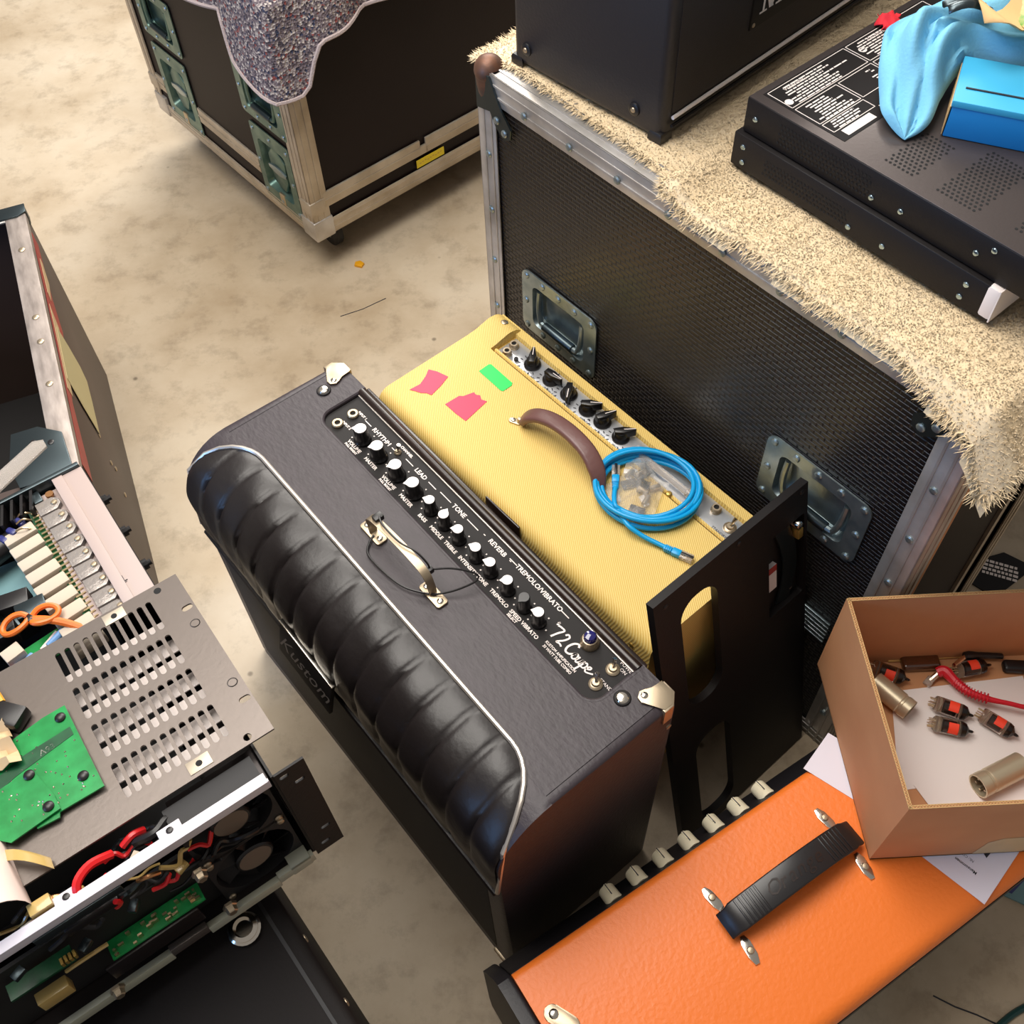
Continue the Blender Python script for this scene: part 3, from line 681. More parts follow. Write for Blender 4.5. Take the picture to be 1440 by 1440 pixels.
riv_mb = screw_mb(.0058, .003); riv = part('rivet', riv_mb, zinc, cs); riv.matrix_local = FRONT(.0) @ T(.0175, .62, .003); RIV0 = [riv]
def rivet(M, parent=cs, src=None): return clone(src or RIV0[0], parent, M)
def edge_angle(name, p0, p1, n1, n2, w=.036, th=.0028, m=alu, parent=cs):
    """L section from p0 to p1, flanges along -n2 on face n1 and along -n1 on face n2"""
    p0, p1, n1, n2 = map(Vector, (p0, p1, n1, n2)); d = p1 - p0; b = MB()
    for na, nb in ((n1, n2), (n2, n1)):
        b.M = fr(*(p0), d, -nb) if d.normalized().cross(-nb).dot(na) > 0 else fr(*(p1), -d, -nb)
        b.box(0, d.length, -.0028, w, 0, th, .0009)
        for q in (.010, .026): b.box(0, d.length, q, q + .003, th, th + .0012)
    return part(name, b, m, parent)
F, Rr, U, Lf, Dn, Bk = (0, -1, 0), (1, 0, 0), (0, 0, 1), (-1, 0, 0), (0, 0, -1), (0, 1, 0)
edge_angle('edge_strip', (0, 0, CH), (CL, 0, CH), F, U, .040)
edge_angle('edge_strip', (0, 0, 0), (0, 0, CH), F, Lf, .036)
edge_angle('edge_strip', (CL, 0, 0), (CL, 0, CH), F, Rr, .040)
edge_angle('edge_strip', (0, 0, 0), (CL, 0, 0), F, Dn, .036)
edge_angle('edge_strip', (0, 0, CH), (0, CD, CH), Lf, U, .036)
edge_angle('edge_strip', (CL, 0, CH), (CL, CD, CH), Rr, U, .036)
edge_angle('edge_strip', (CL, CD, 0), (CL, CD, CH), Rr, Bk, .034, m=alu_tan)
edge_angle('edge_strip', (0, CD, 0), (0, CD, CH), Lf, Bk, .034)
b = MB(); b.box(CL - .004, CL + .001, CD - .075, CD - .062, .02, CH - .04); part('tongue_strip', b, alu_tan, cs)
b = MB(); b.box(CL - .004, CL + .0015, .038, .052, .02, CH - .04); part('timber_strip', b, card, cs, label='bare brown timber strip on the end')
for k in range(7): rivet(FRONT(0) @ T(.018, .12 + k * .1, .003))
for k in range(8): rivet(FRONT(0) @ T(CL - .018, .10 + k * .1, .003))
for k in range(9): rivet(FRONT(0) @ T(.10 + k * .09, CH - .026, .004))
def case_corner(x, sx, m):
    b = MB(); q = [(0, 0), (.030, 0), (.052, -.040), (.074, -.062), (.072, -.078), (.058, -.086), (.040, -.072), (.030, -.052), (.0, -.060)]
    b.M = fr(x, -.0035, CH, (sx, 0, 0), (0, 0, 1)) ; poly = q if sx > 0 else q
    b.prism(q[::-1], 0 if sx > 0 else -.003, .003 if sx > 0 else 0, bev=.0008, seg=1)
    cb_ = part('corner_bracket', b, dish_dark, cs)
    if m is None: b = MB(); b.box(x - .03, x + .003, -.0035, .03, CH - .03, CH + .002, .006)
    else: b = MB(); b.lathe([(.0215 * sin(pi * k / 12), -.021 * cos(pi * k / 12)) for k in range(13)], (x + sx * .012, .010, CH - .004), n=20)
    if m: b.lathe([(.0, -.0505), (.012, -.050), (.015, -.044), (.019, -.02), (.0205, 0)], (x + sx * .012, .010, CH - .004), n=20); part('ball_corner', b, m or dish_dark, cb_)
    for dx, dz in ((.060, -.073), (.044, -.060)): rivet(FRONT(-.0065) @ T(x + sx * dx, CH + dz, 0), cb_)
case_corner(0, 1, rust); case_corner(CL, -1, None)
def recess_handle(M, parent, w=.170, h=.125, m=zinc, depth=.013, corner=.016, bar=True, riv_n=5):
    """dish + flange + sprung grip; local x right, y up, z out"""
    b = MB(); b.M = M; b.prism(rrect(-w / 2, w / 2, -h / 2, h / 2, corner, 4), 0, .0001); b.bm.free(); b.bm = bmesh.new()
    b.perf([(-w / 2 + .0, w / 2, -h / 2, h / 2, (0, 0, w * .70, h * .66, .010))], .0, .0022, 5)
    out = rrect(-w / 2, w / 2, -h / 2, h / 2, corner, 5)
    b.bm.free(); b.bm = bmesh.new(); inn = rrect(-w * .35, w * .35, -h * .33, h * .33, .012, 5)
    A1 = b._vs([(p[0], p[1], 0) for p in out]); A2 = b._vs([(p[0], p[1], .0024) for p in out]); B2 = b._vs([(p[0], p[1], .0034) for p in inn]); B1 = b._vs([(p[0] * .93, p[1] * .90, -depth) for p in inn]); n_ = len(out)
    for i in range(n_):
        j = (i + 1) % n_
        for a, c_ in ((A1, A2), (A2, B2), (B2, B1)): b.bm.faces.new([a[i], a[j], c_[j], c_[i]])
    b.bm.faces.new(B1)
    ds = part('handle_dish', b, m, parent, ang=25)
    if bar:
        b = MB(); b.M = M; hw, hh = w * .29, h * .24
        b.tube(smooth([(-hw, hh, -.003), (-hw, 0, -.001), (-hw + .005, -hh + .004, 0), (-hw + .016, -hh - .001, .001), (hw - .016, -hh - .001, .001), (hw - .005, -hh + .004, 0), (hw, 0, -.001), (hw, hh, -.003)], 4), .0045, n=8); part('grip', b, m, ds)
        b = MB(); b.M = M; b.cyl((-hw + .016, -hh - .001, .0012), .0075, hw * 2 - .032, 'x', 12, bev=.001); part('grip_sleeve', b, dish_dark, ds)
    pts = [(-w * .43 + w * .86 * k / (riv_n - 1), sy * h * .42) for k in range(riv_n) for sy in (-1, 1)] + [(sx * w * .44, 0) for sx in (-1, 1)]
    for x, y in pts: clone(RIV0[0], ds, M @ T(x, y, .0026))
    return ds
for hx, hy, _, _ in holes: recess_handle(FRONT(0) @ T(hx, hy, .0005), cs)
# ------------------------------------------------------------------ second case standing behind, carrying the back of the load
c2 = thing('flight_case', 'dark flight case hidden behind the embossed one, under the amplifier head', 'flight case', M=CM @ T(0, .345, 0))
b = MB(); b.box(.01, .60, 0, .60, 0, CH, .004); part('shell', b, brown_lam, c2)
b = MB(); b.box(.006, .604, -.002, .03, CH - .03, CH + .001, .001); part('edge_strip', b, alu, c2)

# ------------------------------------------------------------------ sheepskins on the case
def wool(name, label, outline, zf, seed, n=26000):
    """a hide: felt base cut to the outline plus the pile, both in case coordinates"""
    rnd = random.Random(seed); xs_ = [p[0] for p in outline]; ys_ = [p[1] for p in outline]
    o = thing(name, label, 'sheepskin', M=CM)
    def inside(x, y):
        c_ = False; m_ = len(outline)
        for i in range(m_):
            (ax, ay), (bx, by) = outline[i], outline[i - 1]
            if (ay > y) != (by > y) and x < (bx - ax) * (y - ay) / (by - ay) + ax: c_ = not c_
        return c_
    NX, NY = 80, 70; x0, x1, y0, y1 = min(xs_), max(xs_), min(ys_), max(ys_); b = MB(); vm = {}
    def vert(i, j):
        if (i, j) not in vm:
            x, y = x0 + (x1 - x0) * i / NX, y0 + (y1 - y0) * j / NY; vm[i, j] = b.bm.verts.new((x, y, zf(x, y) + rnd.uniform(-.0006, .0010)))
        return vm[i, j]
    for i in range(NX):
        for j in range(NY):
            if inside(x0 + (x1 - x0) * (i + .5) / NX, y0 + (y1 - y0) * (j + .5) / NY): b.bm.faces.new([vert(i, j), vert(i + 1, j), vert(i + 1, j + 1), vert(i, j + 1)])
    part('hide', b, felt_m, o, ang=80)
    V = []; Fc = []; k = 0; m_ = len(outline)
    per = [hypot(outline[i][0] - outline[i - 1][0], outline[i][1] - outline[i - 1][1]) for i in range(m_)]
    def blade(x, y, ln, dx, dy, up_, w):
        z = zf(x, y); a = rnd.random() * pi; wx, wy = cos(a) * w, sin(a) * w; i0 = len(V)
        V.extend([(x - wx, y - wy, z), (x + wx, y + wy, z), (x + dx * .5 + wx * .7, y + dy * .5 + wy * .7, z + up_ * .75), (x + dx * .5 - wx * .7, y + dy * .5 - wy * .7, z + up_ * .75), (x + dx, y + dy, z + up_)])
        Fc.append((i0, i0 + 1, i0 + 2, i0 + 3)); Fc.append((i0 + 3, i0 + 2, i0 + 4))
    while k < n:
        x, y = rnd.uniform(x0, x1), rnd.uniform(y0, y1)
        if not inside(x, y): continue
        k += 1; cl = sin(x * 70 + sin(y * 50) * 2) + sin(y * 80 + sin(x * 60) * 2)
        blade(x, y, 1, rnd.gauss(0, .0022) + .0006 * cl, rnd.gauss(-.0006, .0022), rnd.uniform(.0012, .0030), .0007)
    for i in range(m_):                        # the fringe that hangs out over the outline
        (ax, ay), (bx, by) = outline[i - 1], outline[i]; L2 = per[i]; nx, ny = (by - ay) / L2, -(bx - ax) / L2
        for q in range(int(L2 * 4200)):
            f = rnd.random(); ins = rnd.random() * .006; x, y = ax + (bx - ax) * f - nx * ins, ay + (by - ay) * f - ny * ins; e = rnd.uniform(.003, .012)
            blade(x, y, 1, nx * e + rnd.gauss(0, .003), ny * e + rnd.gauss(0, .003), rnd.uniform(-.005, .005), .0008)
    me = bpy.data.meshes.new('wool_pile'); me.from_pydata(V, [], Fc); me.materials.append(wool_m)
    p = bpy.data.objects.new('wool_pile', me); COL.objects.link(p); p.parent = o; p['kind'] = 'stuff'; return o
wool('sheepskin', 'cream sheepskin lying under the black amplifier head on the flight case',
     [(p[0], p[1]) for p in smooth([(-.034, .03), (-.022, .012), (.02, .022), (.09, .026), (.20, .024), (.30, .020), (.345, .018), (.352, .06), (.345, .30), (.35, .60), (.33, .88), (.0, .90), (-.03, .60), (-.04, .30), (-.046, .10)], 3, True)],
     lambda x, y: CH + .0045 + .002 * sin(x * 30) * sin(y * 25) - (max(0, -x - .004) * .5), 1, 45000)
def z2(x, y):
    z = CH + .0075 + .002 * sin(x * 26 + 1) * sin(y * 22)
    z += .020 * math.exp(-((x - .372) ** 2 / .0005 + (y - .02) ** 2 / .006)) + .012 * math.exp(-((x - .40) ** 2 / .002 + (y - .25) ** 2 / .05)) * 0
    if y < -.004: z -= (-y - .004) * 1.2 + 14 * y * y
    if x > CL + .004: z -= (x - CL - .004) * 1.2
    return z
wool('sheepskin', 'cream sheepskin draped along the case edge under the black rack units', [(p[0], p[1]) for p in smooth([(.352, .012), (.358, -.012), (.40, -.016), (.50, -.010), (.60, -.014), (.70, -.012), (.78, -.024), (.835, -.032), (.868, -.034), (.880, .0), (.872, .08), (.868, .22), (.84, .40), (.74, .60), (.58, .66), (.42, .62), (.37, .40), (.362, .20), (.358, .08)], 3, True)], z2, 2, 80000)

# ------------------------------------------------------------------ black amplifier head
HM = CM @ T(.296, .052, CH + .0085, radians(4))
hd = thing('amplifier_head', 'black amplifier head standing on a sheepskin with white lettering on its front plate', 'amplifier', M=HM)
HW, HD, HH = .74, .262, .30                    # local: front faces +x (u), width runs along +y
b = MB(); b.box(-HD, 0, 0, HW, 0, HH, .011, 3); part('cabinet', b, head_tx, hd)
b = MB(); b.box(-.002, .0015, .016, HW - .016, .034, HH - .02, .001); gr = part('front_grille', b, head_front, hd)
b = MB(); b.tube([(.003, .016, .030), (.003, HW - .016, .030)], .0026, n=6); part('piping', b, print_white, hd, 'white piping')
b = MB(); b.tube([(.004, .014, .020), (.004, HW - .014, .020)], .0024, n=6); b2 = part('lower_bead', b, panel_black, hd)
b = MB(); b.box(0, .004, .152, .53, .083, .163, .0015); lp = part('name_plate', b, panel_black, hd)
b = MB(); b.M = fr(.0046, .165, .101, (0, 1, 0), (0, 0, 1))
def bar(x0, y0, x1, y1, w): b.prism([(x0 - w / 2, y0), (x0 + w / 2, y0), (x1 + w / 2, y1), (x1 - w / 2, y1)], 0, .0003)
bar(.008, 0, .008, .042, .0035); bar(.008, .042, .024, 0, .0085); bar(.024, 0, .040, .042, .0035); bar(.042, 0, .042, .042, .0085)
for x, w in ((.008, .014), (.042, .018)): b.box(x - w / 2, x + w / 2, -.001, .0012, 0, .0003); b.box(x - w / 2, x + w / 2, .0408, .043, 0, .0003)
bar(.060, 0, .075, .042, .0035); bar(.092, 0, .077, .042, .0085); b.box(.066, .086, .013, .0155, 0, .0003)
for x, w in ((.060, .014), (.092, .018)): b.box(x - w / 2, x + w / 2, -.001, .0012, 0, .0003)
b.text('RSHALL', .058, T(.104, .021, .0002), align='LEFT', bold=.0006); part('lettering', b, print_white, lp, flat=True)
for y, z in ((.158, .089), (.158, .157)): screw(lp, fr(.004, y, z, (0, 1, 0), (0, 0, 1)), .0028, .0012, nickel)
for x in (-.235, -.045): 
    b = MB(); b.M = fr(x, 0, .028, (1, 0, 0), (0, 0, 1)); b.lathe([(.009, 0), (.0085, .002), (.006, .003)], n=16); q = part('corner_rivet', b, tie_black, hd)
    b = MB(); b.M = fr(x, 0, .028, (1, 0, 0), (0, 0, 1)); b.lathe([(.0036, .003), (.003, .0042), (.001, .0046)], n=12); part('screw', b, nickel, q)
for x, s_ in ((-HD, 1), (0, -1)):
    b = MB(); b.prism([(x - .0015 * s_, -.0015), (x + .020 * s_, -.0015), (x + .012 * s_, .008), (x - .0015 * s_, .02)][::s_], -.001, .013, bev=.005, seg=2); part('corner_cap', b, tie_black, hd)

# ------------------------------------------------------------------ two rack units stacked
CM0 = Matrix.Translation((-.021, 1.328, 0)) @ Matrix.Rotation(radians(-52.05), 4, 'Z')
RKM = CM0 @ T(.385, .088, CH + .016)
def vents(parent, M, nx, ny, dx, dy, r):
    b = MB(); b.M = M
    for i in range(nx):
        for j in range(ny):
            x, y = i * dx + (j % 2) * dx / 2, j * dy; v = b._vs([(x + r * cos(pi / 3 * k), y + r * sin(pi / 3 * k), .0003) for k in range(6)]); b.bm.faces.new(v)
    o = part('vent_holes', b, mesh_hole, parent, kind='stuff', flat=True); return o
ra = thing('rack_unit', 'lower of two black rack units stacked on the sheepskin, with a white end cap', 'rack unit', M=RKM)
b = MB(); b.box(0, .366, 0, .44, 0, .044, .0015); part('chassis', b, rack_blk, ra)
b = MB(); b.box(.352, .367, -.0008, .012, .004, .0445, .003); b.box(.366, .3675, .0, .10, .002, .0445); part('end_cap', b, print_white, ra, 'white end cap')
vents(ra, FRONT(-.0002) @ T(.050, .012, 0), 24, 4, .0052, .0058, .0017)
for x, z in ((.018, .010), (.016, .030), (.178, .012), (.225, .014), (.33, .030), (.328, .012)): screw(ra, FRONT(-.0002) @ T(x, z, 0), .0036, .002, screw_bl)
rb = thing('rack_unit', 'upper of two black rack units stacked on the sheepskin, with a printed warning label', 'rack unit', M=RKM @ T(.006, .006, .0455))
b = MB(); b.box(0, .42, 0, .44, 0, .044, .0015); ch_ = part('chassis', b, rack_blk, rb)
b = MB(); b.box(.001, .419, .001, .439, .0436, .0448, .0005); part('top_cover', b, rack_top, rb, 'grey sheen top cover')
vents(rb, FRONT(-.0002) @ T(.052, .010, 0), 25, 5, .0052, .0058, .0017)
ZT = .0449
vents(rb, T(.178, .022, ZT), 7, 12, .0056, .0062, .0018); vents(rb, T(.245, .022, ZT), 9, 16, .0056, .0062, .0018); vents(rb, T(.335, .03, ZT), 9, 16, .0056, .0062, .0018)
for x, z in ((.016, .022), (.186, .012), (.224, .016), (.318, .02), (.335, .034), (.40, .02)): screw(rb, FRONT(-.0002) @ T(x, z, 0), .0036, .002, screw_bl)
b = MB(); b.box(.010, .128, .014, .36, ZT, ZT + .0004); lab = part('label_field', b, panel_black, rb)
b = MB(); zz = ZT + .0006
def rule(x0, y0, x1, y1, w=.0009):
    d = hypot(x1 - x0, y1 - y0); b.M = T(x0, y0, zz, atan2(y1 - y0, x1 - x0)); b.box(0, d, -w / 2, w / 2, 0, .0002); b.M = Matrix.Identity(4)
for x0, x1, y0, y1 in ((.013, .050, .018, .150), (.013, .050, .154, .30), (.054, .090, .018, .088), (.054, .090, .092, .150), (.054, .125, .154, .30), (.093, .110, .018, .088)):
    rule(x0, y0, x1, y0); rule(x1, y0, x1, y1); rule(x1, y1, x0, y1); rule(x0, y1, x0, y0)
rnd = random.Random(5)
for x0, x1, y0, y1, st in ((.017, .047, .030, .146, .0042), (.017, .047, .160, .29, .0042), (.058, .088, .024, .084, .0042), (.095, .108, .024, .084, .004), (.095, .122, .160, .28, .0042), (.060, .078, .128, .146, .004)):
    x = x0
    while x < x1:
        y = y0 + rnd.random() * .014; end = y1 - rnd.random() * (y1 - y0) * .45
        while y < end:
            w = rnd.uniform(.004, .013); b.box(x, x + .0019, y, min(y + w, end), zz - .0001, zz + .0001); y += w + .0016
        x += st
b.box(.113, .124, .026, .074, zz - .0001, zz + .0001)
for q, (px, py) in enumerate(((.040, .024), (.030, .165), (.064, .160))):
    b.M = T(px, py, zz); b.lathe([(.0052, 0), (.0052, .0002), (.0040, .0002), (.0040, .0001)], n=16); b.M = Matrix.Identity(4)
b.text('WARNING', .0075, fr(.0215, .055, zz + .0003, (0, 1, 0), (-1, 0, 0))); b.text('CAUTION', .0065, fr(.0215, .20, zz + .0003, (0, 1, 0), (-1, 0, 0)))
rule(.112, .092, .124, .098); rule(.124, .098, .113, .104); rule(.113, .104, .112, .092)
part('label_print', b, print_white, lab, kind='stuff', flat=True)

# blue carton, blue cloth and what lies on them
TOPZ = CH + .016 + .0455 + .0450
bx = thing('carton', 'small blue cardboard carton under the blue cloth on the rack units', 'box', M=T(.490, .986, TOPZ + .0005, atan2(-.033, .074)))
b = MB(); b.box(0, .16, 0, .085, 0, .036, .0012); part('tray', b, box_blue, bx)
b = MB(); b.box(-.0015, .1615, -.0012, .0865, .0362, .0440, .0012); ld = part('lid', b, box_blue_top, bx)
b = MB(); b.box(.008, .158, .024, .0262, .0442, .0452); part('lid_slot', b, ink, ld)
b = MB(); b.prism([(.066, .044), (.074, .047), (.082, .042), (.079, .036), (.069, .037)][::-1], .0442, .0447); part('bare_patch', b, card, ld, 'worn brown patch')
b = MB(); b.box(-.0022, -.0012, .0, .085, .002, .036); part('torn_edge', b, card_edge, bx, 'frayed cardboard edge')
cl_ = []
def clothz(x, y, s_, r_):
    return .012 + .026 * max(0, min(1, (s_ - .25) * 2)) 
NI, NJ = 44, 30; grid = []
# two long edges of the cloth from the drooping corner to the frame edge, in world xy
eA = smooth([(.445, .981), (.428, 1.010), (.431, 1.045), (.437, 1.085), (.455, 1.130), (.500, 1.170), (.560, 1.200)], 8); eB = smooth([(.447, .979), (.474, .992), (.494, 1.026), (.515, 1.056), (.545, 1.075), (.580, 1.052), (.640, 1.060)], 8)
for i in range(NI + 1):
    f = i / NI; k = f * (len(eA) - 1); k0 = min(int(k), len(eA) - 2); a = eA[k0].lerp(eA[k0 + 1], k - k0); c_ = eB[k0].lerp(eB[k0 + 1], k - k0); row = []
    for j in range(NJ + 1):
        r_ = j / NJ; p = a.lerp(c_, r_); rise = max(0, min(1, (f - .12) / .5)); rise = rise * rise * (3 - 2 * rise)
        fold = .017 * abs(sin(r_ * 8.2 + f * 3.2)) * (.35 + .65 * sin(pi * min(1, f * 1.2))) + .010 * sin(r_ * 15 - f * 6) * rise + .004 * sin(f * 13 + r_ * 4)
        dome = sin(pi * r_) ** .6
        row.append((p.x, p.y, TOPZ + .004 + .052 * rise * (.35 + .65 * dome) + abs(fold) * min(1, f * 7) + .006 * dome * min(1, f * 7)))
    grid.append(row)
b = MB(); b.sheet(grid, .0012); clo = part('cloth', b, cloth_bl, ang=80); tag(clo, 'crumpled light blue cloth draped over the blue carton', 'cloth')
b = MB(); g = [[(.470 + .026 * i / 8 + .004 * sin(j * 1.1), 1.186 + .030 * j / 8, TOPZ + .006 + .012 * sin(pi * i / 8) * sin(pi * j / 8) + .003 * sin(i * 1.7 + j)) for j in range(9)] for i in range(9)]
b.sheet(g, .0015); o = part('cloth', b, cloth_red, ang=80); tag(o, 'red cloth corner poking out behind the blue cloth', 'cloth')
b = MB(); gg = [[(.530 + .050 * i / 8, 1.060 + .05 * j / 8 - .018 * sin(pi * i / 8), TOPZ + .086 + .008 * sin(i * .6 + j * .3)) for j in range(9)] for i in range(9)]
b.sheet(gg, .0015); o = part('card_piece', b, card_edge, ang=80); tag(o, 'bent beige card lying on top of the blue cloth', 'card')
b = MB(); gg = [[(.500 + .05 * i / 8, 1.085 + .035 * j / 8, TOPZ + .083 + .006 * sin(i * .5) + .004 * sin(j)) for j in range(7)] for i in range(9)]
b.sheet(gg, .0012); o = part('folded_sheet', b, dish_dark, ang=80); tag(o, 'dark grey folded sheet behind the beige card on the blue cloth', 'sheet')
b = MB(); gg = [[(.572 + .06 * i / 8, 1.015 + .10 * j / 8, TOPZ + .082 + .012 * sin(pi * i / 8) + .004 * sin(j)) for j in range(9)] for i in range(9)]
b.sheet(gg, .0015); o = part('printed_pouch', b, camo, ang=80); tag(o, 'green printed pouch at the edge of the blue cloth', 'pouch')

# ------------------------------------------------------------------ road case at the back, with a felt blanket
RM = Matrix.Translation((-.828, 2.417, 0)) @ Matrix.Rotation(-.894, 4, 'Z')
rcase = thing('road_case', 'dark brown road case on castors with the grey felt blanket on top', 'flight case', M=RM)
CW, CDp, RZ0, RZ1 = .682, .78, .098, .640
b = MB(); b.box(.004, CW - .004, .018, CDp, RZ0, RZ1); part('shell', b, brown_lam, rcase)
b = MB(); b.M = FRONT(.018); xs = [.004, .062, .232, .478, .648, CW - .004]
cells = [(xs[0], xs[1], RZ0, RZ1, None), (xs[2], xs[3], RZ0, RZ1, None), (xs[4], xs[5], RZ0, RZ1, None)]
for x0, x1 in ((xs[1], xs[2]), (xs[3], xs[4])):
    m_ = (x0 + x1) / 2; cells += [(x0, x1, RZ0, .118, None), (x0, x1, .118, .31, (m_, .214, .115, .155, .006)), (x0, x1, .31, .33, None), (x0, x1, .33, .46, (m_, .393, .112, .086, .006)), (x0, x1, .46, RZ1, None)]
b.perf(cells, 0, .0165, 3); part('front_panel', b, brown_lam, rcase, flat=True)
RIV0[0] = part('rivet', screw_mb(.0052, .0028), zinc, rcase); RIV0[0].matrix_local = FRONT(0) @ T(.02, .5, .0016)
for x in (.147, .563):
    recess_handle(FRONT(0) @ T(x, .393, .0005), rcase, .170, .128, zinc_teal, .014, .010, riv_n=4)
    M = FRONT(0) @ T(x, .214, .0005); ds = recess_handle(M, rcase, .150, .190, zinc_teal, .012, .008, bar=False, riv_n=3)
    b = MB(); b.M = M; b.prism([(-.032, .03), (-.012, .052), (.012, .052), (.032, .03), (.030, -.02), (.012, -.052), (-.012, -.052), (-.030, -.02)][::-1], -.009, -.003, bev=.003); part('latch_body', b, zinc_teal, ds)
    b = MB(); b.M = M; b.prism([(-.034, .004), (-.008, .010), (.008, .010), (.034, .004), (.034, -.004), (.008, -.010), (-.008, -.010), (-.034, -.004)][::-1], -.003, .001, bev=.0015); part('butterfly_wing', b, zinc, ds)
    b = MB(); b.M = M; b.box(-.010, .010, -.088, -.060, -.001, .004, .001); part('keeper', b, nickel, ds)
def rstrip(p0, p1, n1, n2, w=.032, m=alu_tan): return edge_angle('edge_strip', p0, p1, n1, n2, w, .0028, m, rcase)
rstrip((CW, 0, RZ0), (CW, 0, RZ1), F, Rr, .042); rstrip((0, 0, RZ0), (0, 0, RZ1), F, Lf, .030)
rstrip((0, 0, RZ0), (CW, 0, RZ0), F, Dn, .030); rstrip((CW, 0, RZ0), (CW, CDp, RZ0), Rr, Dn, .036)
rstrip((0, 0, RZ1), (CW, 0, RZ1), F, U); rstrip((CW, 0, RZ1), (CW, CDp, RZ1), Rr, U)
for nm, M, ln in (('front', FRONT(0), CW), ('right', RIGHT(CW), CDp)):
    b = MB(); b.M = M; segs = [(.03, .070), (.225, .485), (.642, CW - .03)] if nm == 'front' else [(.03, .300), (.316, ln)]
    for x0, x1 in segs:
        b = MB(); b.M = M; b.box(x0, x1, .168, .206, -.002, .003, .0008); b.box(x0, x1, .185, .188, .003, .0045); part('parting_strip', b, alu_tan, rcase)
    if nm == 'right': b = MB(); b.M = M; b.box(.296, .320, .168, .190, -.002, .003, .0008); part('parting_strip', b, alu_tan, rcase)
b = MB(); b.M = RIGHT(CW); b.box(.286, .366, .138, .158, .0005, .0016); yl = part('yellow_label', b, yellow_lab, rcase, 'small yellow label')
b = MB()
for k in range(9): b.M = RIGHT(CW) @ T(.294 + k * .0075, .1465 + .0012 * (k % 3), .0018); b.box(0, .0048, 0, .0026, 0, .0002)
part('print', b, brass, yl, kind='stuff', flat=True)
for x, y in ((CW, 0), (0, 0)):
    s_ = 1 if x else -1
    b = MB(); b.box(x - .048 if x else -.006, x + .006 if x else .048, -.006, .0455, RZ0 - .006, RZ0 + .046, .004, 2); part('corner_bracket', b, alu, rcase)
    b = MB(); b.box(x - .036 if x else -.006, x + .006 if x else .036, -.006, .0345, RZ0 + .062, RZ0 + .098, .004, 2); part('corner_bracket', b, alu_tan, rcase)
for x, y in ((.07, .075), (CW - .075, .075), (.07, CDp - .08), (CW - .075, CDp - .08)):
    b = MB(); b.box(x - .045, x + .045, y - .04, y + .04, RZ0 - .006, RZ0 + .002, .001); cst = part('caster', b, zinc, rcase)
    b = MB(); b.box(x - .022, x + .022, y - .017, y - .014, .035, RZ0 - .005, .001); b.box(x - .022, x + .022, y + .014, y + .017, .035, RZ0 - .005, .001); b.box(x - .02, x + .02, y - .017, y + .017, RZ0 - .012, RZ0 - .005); part('fork', b, zinc, cst)
    b = MB(); b.lathe([(.034, -.012), (.042, -.008), (.042, .008), (.034, .012)], (x, y, .0425), 'y', 20); part('wheel', b, rubber, cst)
# blanket: over the top, then hanging down both faces round the near corner
g = []
NS, NT = 90, 46
lip = lambda s_: .0
for i in range(NS + 1):
    s_ = i / NS; row = []                      # s runs along the front edge then round the corner along the right edge
    d = s_ * 1.15
    if d < CW: ex, ey, nx, ny = d, 0, 0, -1
    else: ex, ey, nx, ny = CW, d - CW, 1, 0
    cr = math.exp(-((d - CW) / .05) ** 2); ux, uy = (nx, ny)
    if cr > .01:
        mix = max(-1, min(1, (d - CW) / .07)); a = (mix + 1) / 2 * pi / 2; ux, uy = sin(a), -cos(a)
    sst = lambda x, w: 1 / (1 + math.exp(-x / w))
    drop = .062 + .020 * max(0, sin((d - .22) * 9)) * (d < .56) + (.088 + .034 * max(0, d - .56) / .17) * sst(d - .548, .007) * (1 - sst(d - CW - .055, .006)) + .034 * sst(d - CW - .055, .006) * max(0, 1 - (d - CW - .05) / .30) + .004 * sin(d * 40)
    drop = max(drop, .055)
    for j in range(NT + 1):
        t_ = j / NT
        if t_ < .4:
            q = 1 - t_ / .4; x, y = ex - ux * q * .30, ey - uy * q * .30; z = RZ1 + .007 + .010 * sin(d * 14 + q * 5) ** 2 * q
        else:
            q = (t_ - .4) / .6; bulge = .012 + .030 * abs(sin(d * 17 + .8)) * q + .030 * cr * q; x, y = ex + ux * bulge, ey + uy * bulge; z = RZ1 + .006 - drop * q
        row.append((x, y, z))
    g.append(row)
b = MB(); b.sheet(g); bl = thing('felt_blanket', 'grey speckled felt blanket hanging over the corner of the road case', 'blanket', M=RM)
o = part('felt', b, blanket, bl, ang=80); sm_ = o.modifiers.new('thickness', 'SOLIDIFY'); sm_.thickness = .004
b = MB(); b.tube([Vector(r[-1]) for r in g], .0042, n=6); part('stitched_edge', b, mat('stitch_grey', (176, 160, 156), .9, bump=('noise', 300, .8)), bl, 'pale overlocked edge')

# ------------------------------------------------------------------ open brown case on the left
LM = Matrix.Translation((-.857, 1.599, 0)) @ Matrix.Rotation(radians(-70.3), 4, 'Z')      # x along the wall towards the viewer, y out of the wall
lc = thing('open_case', 'open brown case on the left with worn aluminium rim and red tape', 'flight case', M=LM)
LL, LH, LWd = .66, .450, .55
b = MB(); b.box(0, LL, -.014, 0, 0, LH - .004, .001); part('side_wall', b, brown_lam2, lc)
b = MB(); b.box(0, .014, -LWd, -.014, 0, LH - .004); part('end_wall', b, brown_lam2, lc)
b = MB(); b.box(0, LL, -LWd, -LWd + .014, 0, LH - .004); part('side_wall', b, brown_lam2, lc)
b = MB(); b.box(LL - .014, LL, -LWd, -.014, 0, LH - .004); part('end_wall', b, brown_lam2, lc)
b = MB(); b.box(.014, LL - .014, -LWd + .014, -.014, .0, .02); part('base', b, dark_in, lc)
b = MB(); b.box(.014, LL - .014, -.022, -.0145, .02, LH - .02); part('foam_lining', b, dark_in, lc)
